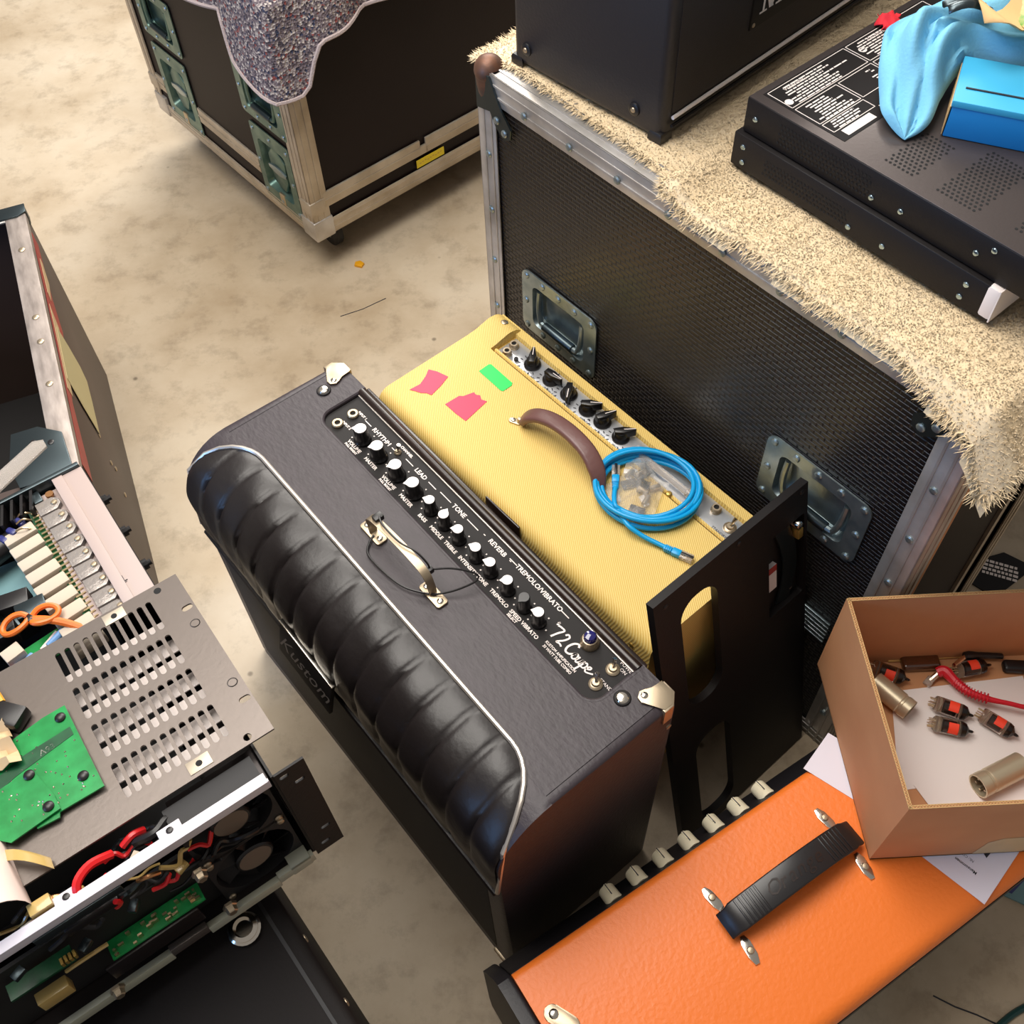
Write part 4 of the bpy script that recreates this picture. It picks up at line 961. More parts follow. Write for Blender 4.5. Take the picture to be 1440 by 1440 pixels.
b = MB(); b.box(-.002, LL, -.034, .0022, LH - .004, LH, .001); b.box(-.002, LL, .0, .0022, LH - .018, LH - .002, .0008); part('rim_strip', b, alu_rim, lc)
b = MB(); b.box(-.0022, .032, -LWd, -.034, LH - .004, LH, .001); part('rim_strip', b, alu, lc)
b = MB(); b.prism([(-.004, -.05), (-.004, .004), (.02, .004), (.028, -.012), (.028, -.05)][::-1], LH, LH + .003, bev=.001); b.box(-.004, .02, -.02, .0035, LH - .03, LH + .001, .004); part('corner_cap', b, dish_dark, lc)
for x in (.12, .30, .36, .46): screw(lc, T(x, -.016, LH), .006, .0025, nickel)
b = MB(); b.prism([(.545, -.085), (.545, -.045), (.570, -.012), (.655, -.006), (.655, -.085), (.61, -.095)][::-1], LH + .0004, LH + .004, bev=.001); hb = part('hinge_bracket', b, dish_dark, lc)
for x, y in ((.575, -.055), (.585, -.03), (.60, -.07)): screw(hb, T(x, y, LH + .004), .005, .0015, tie_black)
b = MB(); b.M = fr(0, .0006, 0, (1, 0, 0), (0, 0, 1)) @ Matrix.Diagonal((1, 1, -1, 1)); b.prism([(.045, .425), (.20, .418), (.40, .420), (.62, .424), (.62, .380), (.46, .398), (.30, .366), (.24, .352), (.18, .376), (.045, .396)][::-1], 0, .0007); part('red_tape_strip', b, red_tape, lc)
b = MB(); b.M = fr(0, .0014, 0, (1, 0, 0), (0, 0, 1)) @ Matrix.Diagonal((1, 1, -1, 1)); b.prism([(.10, .408), (.19, .404), (.20, .392), (.14, .380), (.10, .396)][::-1], 0, .0006); part('tape_patch', b, tan_tape, lc)
b = MB(); b.M = fr(0, .0014, 0, (1, 0, 0), (0, 0, 1)) @ Matrix.Diagonal((1, 1, -1, 1)); b.prism([(.23, .412), (.30, .410), (.44, .412), (.44, .390), (.34, .384), (.26, .380)][::-1], 0, .0006); part('tape_patch', b, tan_tape, lc)
b = MB(); b.M = fr(0, .002, 0, (1, 0, 0), (0, 0, 1)) @ Matrix.Diagonal((1, 1, -1, 1)); b.prism([(.395, .243), (.405, .33), (.408, .402), (.275, .398), (.262, .335), (.254, .278), (.262, .246), (.310, .242)], 0, .0006); part('masking_tape', b, masking, lc)
for x, z in ((.395, .24), (.42, .19), (.41, .16), (.45, .13)): screw(lc, fr(x, .0005, z, (-1, 0, 0), (0, 0, 1)), .005, .002, nickel)
for x, z in ((.46, .30), (.50, .20), (.56, .28)): pass

# ------------------------------------------------------------------ black cabinet in the lower left corner, under the opened amplifier
KM = Matrix.Translation((-.2725, .331, 0)) @ Matrix.Rotation(radians(-54.3), 4, 'Z')
kb = thing('black_cabinet', 'black cabinet in the near left corner carrying the opened power amplifier', 'cabinet', M=KM)
b = MB(); b.box(-.50, .42, -.52, 0, .02, .538, .010, 3); part('cabinet_body', b, mat('cabinet_black', (22, 17, 16), .7, bump=('noise', 240, .3, .001), spec=.25), kb)
b = MB(); b.box(-.46, .40, -.0205, -.0165, .5378, .5386); part('seam', b, rubber, kb)
for x, z in ((.05, .525), (.13, .525)): screw(kb, fr(x, .0002, z - .02, (-1, 0, 0), (0, 0, 1)), .005, .002, nickel)
for x in (-.46, .38):
    for y in (-.48, -.04): b = MB(); b.cyl((x, y, 0), .02, .022, n=16, bev=.003); part('foot', b, rubber, kb)
b = MB(); b.lathe([(.0165, 0), (.0165, .003), (.0175, .005), (.0175, .008), (.0150, .0095), (.0150, .012), (.0105, .0135), (.0085, .008)], (-.299, .2935, .5385), n=24); rg = part('metal_ring', b, chrome); tag(rg, 'small chrome ring nut lying on the black cabinet below the open chassis', 'ring')

# ------------------------------------------------------------------ opened rack power amplifier
XM = Matrix.Translation((-.228, .368, .766)) @ Matrix.Rotation(radians(33.3), 4, 'Z') @ Matrix.Rotation(radians(-5.4), 4, 'X')
pa = thing('power_amplifier', 'opened rack power amplifier with bare circuitry, two fans and a black rack ear', 'amplifier', M=XM)
hC, lC, wC = .178, .495, .44
b = MB(); b.box(-wC, 0, .004, lC, -hC, -hC + .002); part('floor_plate', b, steel_dk, pa)
b = MB(); b.box(-.0025, 0, .004, lC, -hC, -.004); part('side_plate', b, rack_blk, pa)
b = MB(); b.box(-wC, -wC + .0025, .004, lC, -hC, -.002); part('side_plate', b, rack_blk, pa)
b = MB(); b.box(-wC, 0, lC - .003, lC, -hC, -.012); part('rear_plate', b, steel_dk, pa)
b = MB(); b.box(-wC, -.003, .050, .054, -hC, -.05); part('baffle', b, dark_in, pa)
b = MB(); b.box(-wC, -.06, .06, lC - .03, -.120, -.110); part('interior_tray', b, dark_in, pa)
for y in (.455, .395, .335, .29): 
    b = MB(); b.M = fr(0, y, -.030, (0, 1, 0), (0, 0, 1)); b.lathe([(.0062, 0), (.0062, .006), (.0035, .006), (.0035, .010)], n=10); part('bolt', b, tie_black, pa)
for x, y in ((-.03, .03), (-wC + .03, .03)): b = MB(); b.cyl((x, y, -hC - .037), .014, .037, n=14); part('foot', b, rubber, pa)
for x, y in ((-.03, .42), (-wC + .03, .42)): b = MB(); b.cyl((x, y, -hC - .004), .014, .004, n=14); part('foot', b, rubber, pa)
# heat sink flange with its transistors, resistors and board
b = MB(); b.box(-.0365, -.001, .268, .492, -.006, .0, .0008); b.box(-.0365, -.024, .268, .492, -.001, .0016, .0006); b.box(-.024, -.022, .268, .492, -.03, -.001); hs = part('heat_sink_flange', b, white_al, pa)
b = MB(); b.box(-.068, -.0360, .268, .488, -.014, -.010); part('flange_step', b, white_al, hs)
b = MB(); b.box(-.0275, -.0205, .2995, .3005, .0002, .0006); b.box(-.024, -.0234, .3005, .3085, .0002, .0006); b.box(-.026, -.0220, .2975, .2982, .0002, .0006); part('ground_symbol', b, ink, hs, kind=None)
tr = []
b = MB(); b.prism([(-.014, -.0105), (-.014, .0105), (.006, .0105), (.0125, .004), (.0125, -.004), (.006, -.0105)][::-1], 0, .006, bev=.0012)
tms = [T(-.0520 + .0008 * k, .462 - .0232 * k, -.0095) for k in range(9)]
tr = copies('transistor', b, mica2, pa, tms)
b = screw_mb(.0038, .002); s0 = part('screw', b, nickel, tr[0]); s0.matrix_local = T(.006, 0, .006)
for o in tr[1:]: clone(s0, o, T(.006, 0, .006))
b = MB(); b.box(-.005, .005, -.009, .009, 0, .008, .001); o = part('relay_block', b, dish_dark, pa); o.matrix_local = T(-.060, .4815, -.010)
b = MB(); b.cyl((-.046, .478, -.006), .0048, .003, n=14); part('crimp_ring', b, copper, pa)
b = MB(); b.box(-.0765, -.0655, .270, .475, -.0135, -.0115); bd_ = part('driver_board', b, pcb_d, pa)
b = MB()
for k in range(27):
    y = .468 - .0073 * k; b.box(-.074, -.0655, y - .0012, y + .0012, -.0112, -.009)
    b.box(-.0665, -.0630, y - .0008, y + .0008, -.0090, -.0084)
part('pins', b, pin_m, bd_, kind='stuff')
b = MB(); b.box(-.018, .018, -.0085, .0085, 0, .013, .0016)
copies('cement_resistor', b, resist, pa, [T(-.0945 + .0012 * k, .447 - .0232 * k, -.020, .10) for k in range(9)])
b = MB()
for k in range(9):
    for dy in (-.004, .003): b.tube([(-.0765 + .001 * k, .447 - .0232 * k + dy, -.012), (-.071, .447 - .0232 * k + dy, -.0105)], .0007, n=5)
part('resistor_leads', b, pin_m, bd_, kind='stuff')
b = MB(); b.box(-wC, -.002, .4925, .4985, -.028, .004, .001); part('rear_rail', b, dish_dark, pa)
b = MB(); b.box(-.016, .016, -.0016, .0016, 0, .024)
copies('heat_sink_fin', b, tie_black, pa, [T(-.066 - .0115 * k, .478 - .0006 * k, -.022, 1.25) for k in range(9)])
b = MB(); b.box(-.004, .004, -.007, .007, 0, .014, .003)
copies('film_capacitor', b, cap_blue, pa, [T(-.088, .463, -.018, .5), T(-.1, .455, -.018, .5), T(-.112, .452, -.020, .4)])
for p in ([(-.088, .470, -.006), (-.082, .470, -.003), (-.074, .469, -.008)], [(-.092, .459, -.004), (-.084, .459, -.002), (-.076, .458, -.008)], [(-.096, .449, -.004), (-.088, .446, -.002), (-.080, .444, -.008)]):
    b = MB(); b.tube(smooth(p, 4), .0011, n=6); part('bare_wire', b, pin_m, pa)
b = MB(); b.prism([(-.24, .47), (-.112, .452), (-.100, .392), (-.122, .372), (-.24, .380)], -.050, -.046); part('insulation_sheet', b, tealsheet, pa)
b = MB(); b.prism([(-.24, .375), (-.136, .385), (-.130, .372), (-.118, .366), (-.116, .352), (-.125, .338), (-.24, .330)], -.046, -.020, bev=.001); part('shield_box', b, dish_dark, pa)
for k, (x, y) in enumerate(((-.118, .340), (-.155, .330), (-.195, .322), (-.13, .362), (-.165, .357))):
    b = MB(); b.M = T(x, y, -.024, -.05 * k - .1); b.box(-.016, .016, -.0105, .0105, 0, .018, .0015); part('capacitor_block', b, tie_black if k % 2 else dish_dark, pa)
b = MB(); b.tube([(-.24, .432, -.030), (-.17, .440, -.022), (-.10, .456, -.020)], .013, n=12); part('cable_sleeve', b, cap_blue if False else tie_black, pa)
# orange wire bow
for cx, cy, a0 in ((-.137, .319, .2), (-.108, .311, 2.9)):
    b = MB(); b.tube(smooth([(cx + .014 * cos(a0 + 2 * pi * k / 9 * .93), cy + .010 * sin(a0 + 2 * pi * k / 9 * .93), .002 + .002 * sin(k)) for k in range(10)], 4), .0031, n=8); part('orange_wire_loop', b, wire_or, pa)
b = MB(); b.tube(smooth([(-.121, .314, .002), (-.106, .303, .0), (-.092, .291, -.006), (-.080, .277, -.012)], 4), .0042, n=8); part('orange_wire_tail', b, wire_or, pa)
b = MB(); b.cyl((-.1225, .3145, -.001), .0045, .007, n=10, bev=.001); part('cable_tie', b, tie_black, pa)
b = MB(); b.prism([(-.150, .300), (-.092, .306), (-.080, .272), (-.155, .272)], -.020, -.018); pb2 = part('filter_board', b, pcb_g, pa)
for x, y in ((-.110, .288), (-.146, .279)): b = MB(); b.M = T(x, y, -.013, .45); b.cyl((-.011, 0, 0), .0042, .022, 'x', 10, bev=.001); part('blue_resistor', b, cyan_r, pb2)
b = MB(); b.M = T(-.152, .292, -.018, .2); b.box(-.010, .010, -.0085, .0085, 0, .016, .001); part('transformer', b, resist, pb2)
b = MB(); b.box(-.012, .012, -.003, .003, 0, .002, .0005); o = part('chip', b, print_white, pb2); o.matrix_local = T(-.117, .293, -.018, .5)
for i, p in enumerate(([(-.150, .279, -.016), (-.138, .275, -.011), (-.125, .276, -.016)], [(-.155, .283, -.016), (-.165, .272, -.010), (-.18, .268, -.02)])): b = MB(); b.tube(smooth(p, 4), .0016, n=6); part('red_wire', b, wire_red, pa)

# front: bars, fans, ear
b = MB()
b.box(-.285, -.005, 0, .0035, -.012, .0, .0006); b.box(-.285, -.006, -.001, .010, -.0018, .001, .0005); b.box(-.45, -.285, 0, .0035, -.013, -.001, .0006); part('upper_bar', b, white_bar, pa)
for x in (-.098, -.195): 
    b = MB(); b.box(x - .011, x + .011, .004, .018, -.002, .0005, .0006); q = part('bar_tab', b, white_bar, pa); screw(q, T(x, .012, .0005), .0035, .0012, tie_black)
b = MB(); b.box(-.235, -.155, -.0015, .001, -.022, -.011, .0005); part('bar_lip', b, dish_dark, pa)
b = MB(); b.box(-.078, -.002, -.003, .003, -.183, -.171, .0006) if False else None
for x0, x1, z0, m_ in ((-.045, -.004, -.181, sage_bar), (-.125, -.045, -.187, sage_bar), (-.165, -.125, -.181, steel_gr), (-.45, -.165, -.187, sage_bar)):
    b = MB(); b.box(x0, x1, -.0035, .0035, z0, z0 + .0135, .0006); part('lower_bar', b, m_, pa)
b = MB(); b.box(-.03, -.008, -.004, .012, -.170, -.166, .0006); b.box(-.03, -.008, -.004, -.0025, -.182, -.166, .0006); q = part('corner_tab', b, sage_bar, pa)
def fan(x, z):
    y = .012; b = MB(); b.M = fr(x, y, z, (1, 0, 0), (0, 0, 1))
    b.perf([(-.0445, .0445, -.0445, .0445, (0, 0, .083, .083, .0415))], -.025, 0, 7); f_ = part('fan', b, rubber, pa)
    b = MB(); b.M = fr(x, y, z, (1, 0, 0), (0, 0, 1)); b.lathe([(.0205, -.018), (.0205, -.003), (.019, -.001)], n=24); hub = part('fan_hub', b, tie_black, f_)
    b = MB(); b.M = fr(x, y, z, (1, 0, 0), (0, 0, 1)); b.lathe([(.0172, -.001), (.0170, -.0005)], n=24); part('hub_label', b, fan_gr, f_, 'grey hub label')
    for k in range(7):
        a = 2 * pi * k / 7 + z * 9; rows = []
        for i in range(4):
            r = .0195 + (.0395 - .0195) * i / 3; da = .30 + .10 * i / 3
            rows.append([(r * cos(a + da * (j - 1.5) / 1.5), r * sin(a + da * (j - 1.5) / 1.5), -.010 + .007 * (j - 1.5) / 1.5) for j in range(4)])
        b = MB(); b.M = fr(x, y, z, (1, 0, 0), (0, 0, 1)); b.sheet(rows, .0012); part('fan_blade', b, panel_black, f_)
    for sx in (-1, 1):
        for sz in (-1, 1): screw(f_, fr(x + sx * .0385, y - .0002, z + sz * .0385, (1, 0, 0), (0, 0, 1)), .0042, .003, nickel)
fan(-.053, -.050); fan(-.053, -.1345)
for x, z in ((-.099, -.068), (-.097, -.160), (-.222, -.172)):
    b = MB(); b.M = fr(x, -.001, z, (1, 0, 0), (0, 0, 1)); b.lathe([(.0075, 0), (.0075, .003), (.006, .004), (.0055, .009), (.0045, .010)], n=6); n_ = part('hex_nut', b, nickel, pa)
b = MB(); b.box(-.45, -.0985, .020, .024, -hC + .004, -.062); part('front_shield', b, dark_in, pa)
b = MB(); b.box(-.205, -.110, -.001, .019, -.1225, -.1205); pf = part('front_board', b, pcb_g, pa)
rnd = random.Random(2)
b = MB()
for k in range(26): x = -.203 + .091 * rnd.random(); y = .001 + .014 * rnd.random(); w = rnd.uniform(.001, .003); b.box(x - w, x + w, y - .001, y + .001, -.1206, -.1206 + rnd.uniform(.0015, .006))
part('front_board_components', b, pin_m, pf, kind='stuff')
b = MB(); b.box(-.215, -.120, -.004, .0, -.150, -.124, .001); part('front_bracket', b, steel_dk, pa)
b = MB(); b.box(-.215, -.165, .004, .018, -.048, -.036, .001); part('connector_strip', b, tie_black, pa)
b = MB(); b.box(-.285, -.225, .000, .016, -.082, -.079); q = part('corner_board', b, pcb_d, pa)
for k in range(4): b = MB(); b.box(-.236 + k * .004, -.2335 + k * .004, -.0005, .006, -.079, -.073); part('gold_contact', b, brass, q)
# red, black and tan wiring between the vented panel and the upper bar
for p, m_, r in (([(-.150, .030, -.010), (-.168, .026, .001), (-.182, .018, .002), (-.186, .010, -.004), (-.176, .008, -.010), (-.160, .014, -.012)], wire_red, .0042), ([(-.140, .032, -.012), (-.128, .034, -.008), (-.118, .036, -.014)], wire_red, .0034),
                 ([(-.13, .030, -.014), (-.11, .022, -.006), (-.095, .030, -.010), (-.08, .024, -.02)], tie_black, .0045), ([(-.115, .014, -.016), (-.10, .020, -.010), (-.09, .012, -.02)], tie_black, .004),
                 ([(-.215, .030, -.014), (-.205, .022, -.006), (-.196, .020, -.012)], copper, .0026), ([(-.238, .016, -.012), (-.222, .012, -.005), (-.205, .010, -.012)], copper, .0028), ([(-.172, .008, -.055), (-.166, .004, -.045), (-.168, .002, -.035)], wire_red, .0026),
                 ([(-.24, .006, -.10), (-.225, .002, -.092), (-.20, .006, -.10)], kapton, .0022), ([(-.145, .010, -.04), (-.135, .004, -.033), (-.126, .006, -.042)], copper, .0022), ([(-.12, .004, -.05), (-.128, .002, -.058), (-.14, .006, -.062)], wire_red, .0022)):
    b = MB(); b.tube(smooth(p, 5), r, n=7); part('wire', b, m_, pa)
rnd = random.Random(21)
for k in range(26):                            # loose harness between the vented panel and the bar, and behind the open front
    x = -.27 + .20 * rnd.random(); front = k % 2
    y, z = (.006 + .010 * rnd.random(), -.040 - .05 * rnd.random()) if front else (.014 + .024 * rnd.random(), -.016 - .01 * rnd.random())
    p = [(x, y, z)]
    for q in range(4): p.append((p[-1][0] + rnd.uniform(.004, .016), y + rnd.uniform(-.006, .006), z + rnd.uniform(-.010, .010)))
    b = MB(); b.tube(smooth(p, 4), rnd.uniform(.0012, .0026), n=6); part('wire', b, rnd.choice([tie_black, tie_black, rubber, dish_dark, copper, kapton, wire_red]), pa)
for k in range(7):
    x = -.265 + .026 * k; y, z = (.016, -.018) if k % 2 else (.006, -.058 - .012 * (k % 3)); b = MB(); b.M = T(x, y, z, rnd.random()); b.box(-.006, .006, -.004, .004, 0, .006, .0008); part('harness_connector', b, rnd.choice([resist, kapton, tie_black, dish_dark]), pa)
b = MB(); b.box(-.226, -.206, .012, .024, -.010, .004, .001); part('tan_connector', b, kapton, pa)
b = MB(); b.box(-.092, -.004, .008, .046, -.026, -.010, .001); part('fan_duct', b, cap_blue if False else steel_dk, pa)
b = MB(); b.box(-.275, -.245, -.002, .010, -.128, -.110, .001); part('tan_connector', b, kapton, pa)
# rack ear
b = MB(); b.M = fr(0, .002, 0, (1, 0, 0), (0, 0, 1)); cells = []
hz = [(.009, -.014), (.020, -.030), (.020, -.140), (.013, -.168)]
zs = [-.184, -.154, -.126, -.046, -.022, -.003]
cells = [(.0, .031, -.184, -.154, (.013, -.1685, .011, .005, .0024)), (.0, .031, -.154, -.126, (.020, -.140, .011, .005, .0024)), (.0, .031, -.126, -.046, None), (.0, .031, -.046, -.022, (.019, -.033, .011, .005, .0024)), (.0, .031, -.022, -.003, (.008, -.0125, .010, .005, .0024))]
b.perf(cells, -.0025, 0, 3); part('rack_ear', b, rack_blk, pa, label='black rack ear with four slots')

# vented grey panel laid across the open chassis
vp = thing('vented_panel', 'grey slotted rack panel laid across the opened power amplifier', 'panel', M=XM @ T(0, 0, .0035))
b = MB(); y0, y1 = .041, .269; px_ = .0098; cells = []
xc = [-.016 - px_ * k for k in range(11)]; rows_ = [(.233, .208, .258), (.1825, .158, .208), (.1325, .108, .158), (.082, .058, .108)]
XL, XR = xc[-1] - px_ / 2, xc[0] + px_ / 2
for yc, a, c_ in rows_:
    for x in xc: cells.append((x - px_ / 2, x + px_ / 2, a, c_, (x, yc, .0060, .041, .0029)))
cells += [(XL, XR, .258, y1, None), (XL, XR, y0, .058, None), (-.46, XL, y0, y1, None)]
# right hand mounting flange with its slots and round holes
cells += [(XR, .009, .058, .258, None), (XR, .009, y0, .058, (-.0012, .0485, .008, .008, .0039)), (XR, .009, .258, y1, (-.0012, .2605, .008, .008, .0038)) if False else (XR, .009, .258, y1, None)]
cells += [(.009, .023, y0, .075, None), (.009, .023, .075, .099, (.0150, .087, .0118, .007, .0034)), (.009, .023, .099, .209, None), (.009, .023, .209, .233, (.0150, .221, .0118, .007, .0034)), (.009, .023, .233, y1, None)]
b.perf(cells, 0, .002, 3); part('panel', b, steel_gr, vp, ang=20)
for x, y in ((.0135, .198), (.0135, .111)): b = MB(); b.tube([(x + .0048 * cos(2 * pi * k / 18), y + .0048 * sin(2 * pi * k / 18), .0021) for k in range(18)], .0005, n=5, closed=True); part('embossed_ring', b, steel_dk, vp)
b = MB(); b.cyl((-.0012, .2605, .0018), .004, .0004, n=14); part('dark_hole', b, mesh_hole, vp)
for x, y in ((-.050, .259), (-.049, .052)):
    b = MB(); b.box(x - .0115, x + .0115, y - .007, y + .007, .0019, .0028, .0004); q = part('tab', b, white_al if False else alu_tan, vp); b = MB(); b.cyl((x, y, .0028), .0032, .0003, n=12); part('tab_hole', b, mesh_hole, q)
for yc, a, c_ in rows_:                       # pale strips seen through the slots
    pass
b = MB()
for k, (x, yc) in enumerate([(xm, yy) for yy in (.226, .199, .176, .150, .126, .099, .075) for xm in (-.0625,)]): 
    bb = MB(); bb.box(-.128, -.004, yc - .0085, yc + .0085, -.012, -.010, .0005); part('white_strip', bb, print_white, pa)
b.bm.free()

# green circuit board lying on the panel
gb = thing('circuit_board', 'bright green circuit board lying on the grey slotted panel', 'circuit board', M=XM @ T(0, 0, .006))
b = MB(); b.M = Matrix.Identity(4); b.prism([(-.128, .186), (-.128, .082), (-.170, .083), (-.172, .078), (-.192, .080), (-.192, .088), (-.26, .092), (-.26, .17), (-.15, .186)][::-1], .004, .0058); part('board', b, pcb_g, gb)
b = MB(); b.prism([(-.176, .139), (-.168, .100), (-.168, .084), (-.215, .080), (-.238, .105), (-.225, .135)][::-1], .0072, .0088); part('daughter_board', b, pcb_g, gb)
b = MB(); b.prism([(-.132, .160), (-.132, .150), (-.19, .142), (-.24, .128), (-.24, .14), (-.185, .158)], .0059, .0062); part('solder_mask_band', b, pcb_d, gb)
for x, y, z in ((-.136, .175, .0058), (-.140, .103, .0058), (-.180, .133, .0088), (-.176, .092, .0088)):
    b = MB(); b.lathe([(.0052, 0), (.0052, .0015), (.0036, .003), (.0012, .0035)], (x, y, z), n=14); part('screw', b, tie_black, gb)
rnd = random.Random(9); b = MB()
for k in range(90): x = -.25 + .118 * rnd.random(); y = .086 + .095 * rnd.random(); z = .0059; b.lathe([(.0011, 0), (.0005, .0009)], (x, y, z + (.003 if x < -.17 and y < .135 else 0)), n=5)
part('solder_points', b, chrome, gb, kind='stuff')
b = MB(); b.text('A93', .009, T(-.158, .150, .0062, .0) @ Matrix.Rotation(.0, 4, 'Z')); part('lettering', b, print_white, gb, flat=True)
fo = MB(); gg = [[(-.255 + .075 * i / 8, .165 + .055 * j / 8 - .015 * i / 8, .0120 + .010 * abs(sin(i * 1.1 + j * .7)) + .004 * sin(j * 2)) for j in range(9)] for i in range(9)]
fo.sheet(gg, .0006); o = part('crumpled_wrap', fo, tan_tape, ang=20); o.matrix_world = XM; tag(o, 'crumpled pale wrapping lying on the corner of the green circuit board', 'wrapping')
cpx = MB(); gg = []
for i in range(11):
    a = radians(-15 + 150 * i / 10); gg.append([(-.255 + .034 * cos(a), .022 + .10 * j / 6 , .006 + .034 * sin(a) + .002 * sin(j)) for j in range(7)])
cpx.sheet(gg, .001); o = part('paper_sleeve', cpx, white_c, ang=70); o.matrix_world = XM; tag(o, 'white curled paper sleeve at the left edge beside the green board', 'paper')
b = MB(); gg = [[(-.226 + .034 * i / 6, .068 - .034 * i / 6 + .014 * j / 4, .014 + .010 * sin(pi * i / 6) - .004 * j / 4) for j in range(5)] for i in range(7)]
b.sheet(gg, .0006); o = part('tape_strip', b, kapton, ang=70); o.matrix_world = XM; tag(o, 'amber strip of tape curling off the white paper sleeve', 'tape')
# black plug with yellow and red leads
cbx = thing('wire_plug', 'black plug with yellow and red leads lying on the vented panel', 'connector', M=XM @ T(0, 0, .006))
b = MB(); b.M = T(-.176, .207, 0, -.9); b.box(-.018, .018, -.012, .012, 0, .016, .004); b.box(-.026, -.016, -.008, .008, .002, .013, .002); part('plug_body', b, tie_black, cbx)
for p, m_, r in (([(-.176, .222, .012), (-.178, .240, .014), (-.184, .256, .010), (-.205, .262, .008), (-.24, .262, .004)], wire_ylw, .0042), ([(-.184, .216, .010), (-.195, .226, .014), (-.21, .228, .012), (-.24, .224, .008)], wire_red, .0046), ([(-.190, .210, .010), (-.205, .214, .012), (-.24, .206, .008)], tie_black, .0046), ([(-.182, .218, .010), (-.196, .238, .010), (-.24, .242, .006)], tie_black, .004)):
    b = MB(); b.tube(smooth(p, 5), r, n=8); part('lead', b, m_, cbx)
b = MB(); b.M = T(-.045, .535, .012, .45); b.prism([(-.06, -.012), (.02, -.012), (.026, .0), (.018, .010), (-.06, .012)], 0, .003, bev=.001); o = part('clear_spatula', b, rj_clear); o.matrix_world = XM; tag(o, 'clear plastic blade lying behind the opened amplifier on the case rim', 'tool')
lp_ = MB(); lp_.M = FRONT(0)
for k in range(6): lp_.M = FRONT(0) @ T(.700, .268 + k * .010, .001, .0); lp_.box(.012, .06, 0, .004, -.001, .003, .0008)
part('louvre', lp_, zinc, cs, kind='stuff')

# ------------------------------------------------------------------ orange amplifier head
KS, OZ = .9613, .325
OM = Matrix.Translation((-.0365 * KS, .2915 * KS, 0)) @ Matrix.Rotation(radians(30.1), 4, 'Z')
og = thing('orange_amplifier', 'bright orange vinyl amplifier head with a ribbed black strap handle', 'amplifier', M=OM)
OL, OD = .655, .252
b = MB(); b.M = fr(0, 0, 0, (0, 1, 0), (0, 0, 1)); rr_ = .012
ft = [(-rr_ + rr_ * sin(pi / 2 * k / 5), OZ - rr_ + rr_ * cos(pi / 2 * k / 5)) for k in range(6)]; bk = [(-OD + .02 - .02 * sin(pi / 2 * k / 5), OZ - .02 + .02 * cos(pi / 2 * k / 5)) for k in range(6)]
b.prism(bk[::-1] + ft + [(0, OZ - .03), (-.012, OZ - .034), (-.03, OZ - .03), (-OD + .012, OZ - .03), (-OD, OZ - .045)], .006, OL - .006); part('top_shell', b, orange_tx, og)
b = MB(); b.M = fr(0, 0, 0, (0, 1, 0), (0, 0, 1)); b.prism([(-OD + .006, .012), (.034, .012), (.037, .05), (.037, OZ - .105), (.003, OZ - .026), (-OD + .006, OZ - .026)], .008, OL - .008); part('cabinet', b, head_tx, og)
for x0 in (-.014, OL - .006):
    b = MB(); b.M = fr(x0, 0, 0, (0, 1, 0), (0, 0, 1)); b.prism([(-OD, .01), (.036, .01), (.040, .05), (.040, OZ - .10), (.008, OZ - .02), (-.002, OZ - .008), (-.02, OZ - .004), (-OD + .02, OZ - .004), (-OD, OZ - .02)], 0, .020, bev=.006, seg=3); part('end_panel', b, head_tx, og)
b = MB(); b.M = fr(0, .004, OZ - .028, (1, 0, 0), (0, .034, -.079))
b.box(.010, OL - .010, 0, .084, -.004, -.001); part('front_panel', b, panel_black, og)
b = MB(); b.tube([(.006, -.0005, OZ - .0295), (OL - .006, -.0005, OZ - .0295)], .0022, n=6); part('piping', b, brass, og)
b = MB(); b.tube([(.006, -OD, OZ - .046), (OL - .006, -OD, OZ - .046)], .0024, n=6); part('piping', b, tie_black, og)
for k in range(7):
    u = (.176 + .0438 * k) * KS; b = MB(); b.M = fr(u, .006, OZ - .048, (1, 0, 0), (0, .3, 1)) @ Matrix.Diagonal((1, 1, -1, 1))
    b.lathe([(.0125, 0), (.0125, .004), (.0118, .006), (.0114, .023), (.0105, .0245)], n=20); b.box(-.0022, .0022, 0, .0124, .012, .0248, .0006)
    kn = part('knob', b, ivory, og); b = MB(); b.M = fr(u, .006, OZ - .048, (1, 0, 0), (0, .3, 1)) @ Matrix.Diagonal((1, 1, -1, 1)); b.box(-.0006, .0006, .001, .0128, .008, .0253); part('pointer_line', b, ink, kn)
for x, y, s_ in ((.262, -.064, 1), (.262, -.134, -1), (.446, -.064, 1), (.446, -.134, -1)):
    b = MB(); b.M = T(x, y, OZ, pi / 2 + .12 * s_); b.prism([(-.019, -.003), (-.008, -.0065), (.008, -.0065), (.017, -.003), (.017, .003), (.008, .0065), (-.008, .0065), (-.019, .003)], 0, .0028, bev=.001)
    cl2 = part('handle_clip', b, chrome, og); screw(cl2, T(x, y + .002 * s_, OZ + .0028), .0048, .0026, nickel)
hp_ = smooth([(.252, -.099, OZ + .010), (.268, -.099, OZ + .022), (.30, -.099, OZ + .030), (.356, -.0985, OZ + .036), (.41, -.098, OZ + .032), (.444, -.098, OZ + .024), (.460, -.098, OZ + .011)], 5)
b = MB(); rings = []
for i, p in enumerate(hp_):
    a = hp_[max(i - 1, 0)]; c_ = hp_[min(i + 1, len(hp_) - 1)]; tt = (c_ - a).normalized(); n_ = Vector((-tt.z, 0, tt.x)); w = Vector((0, 1, 0)); wd = .0188 if 4 < i < len(hp_) - 5 else .0172
    rings.append(b._vs([p + w * q[0] + n_ * q[1] for q in rrect(-wd, wd, -.003, .003, .0022, 3)]))
for r0, r1 in zip(rings, rings[1:]):
    m_ = len(r0)
    for q in range(m_): b.bm.faces.new([r0[q], r0[(q + 1) % m_], r1[(q + 1) % m_], r1[q]])
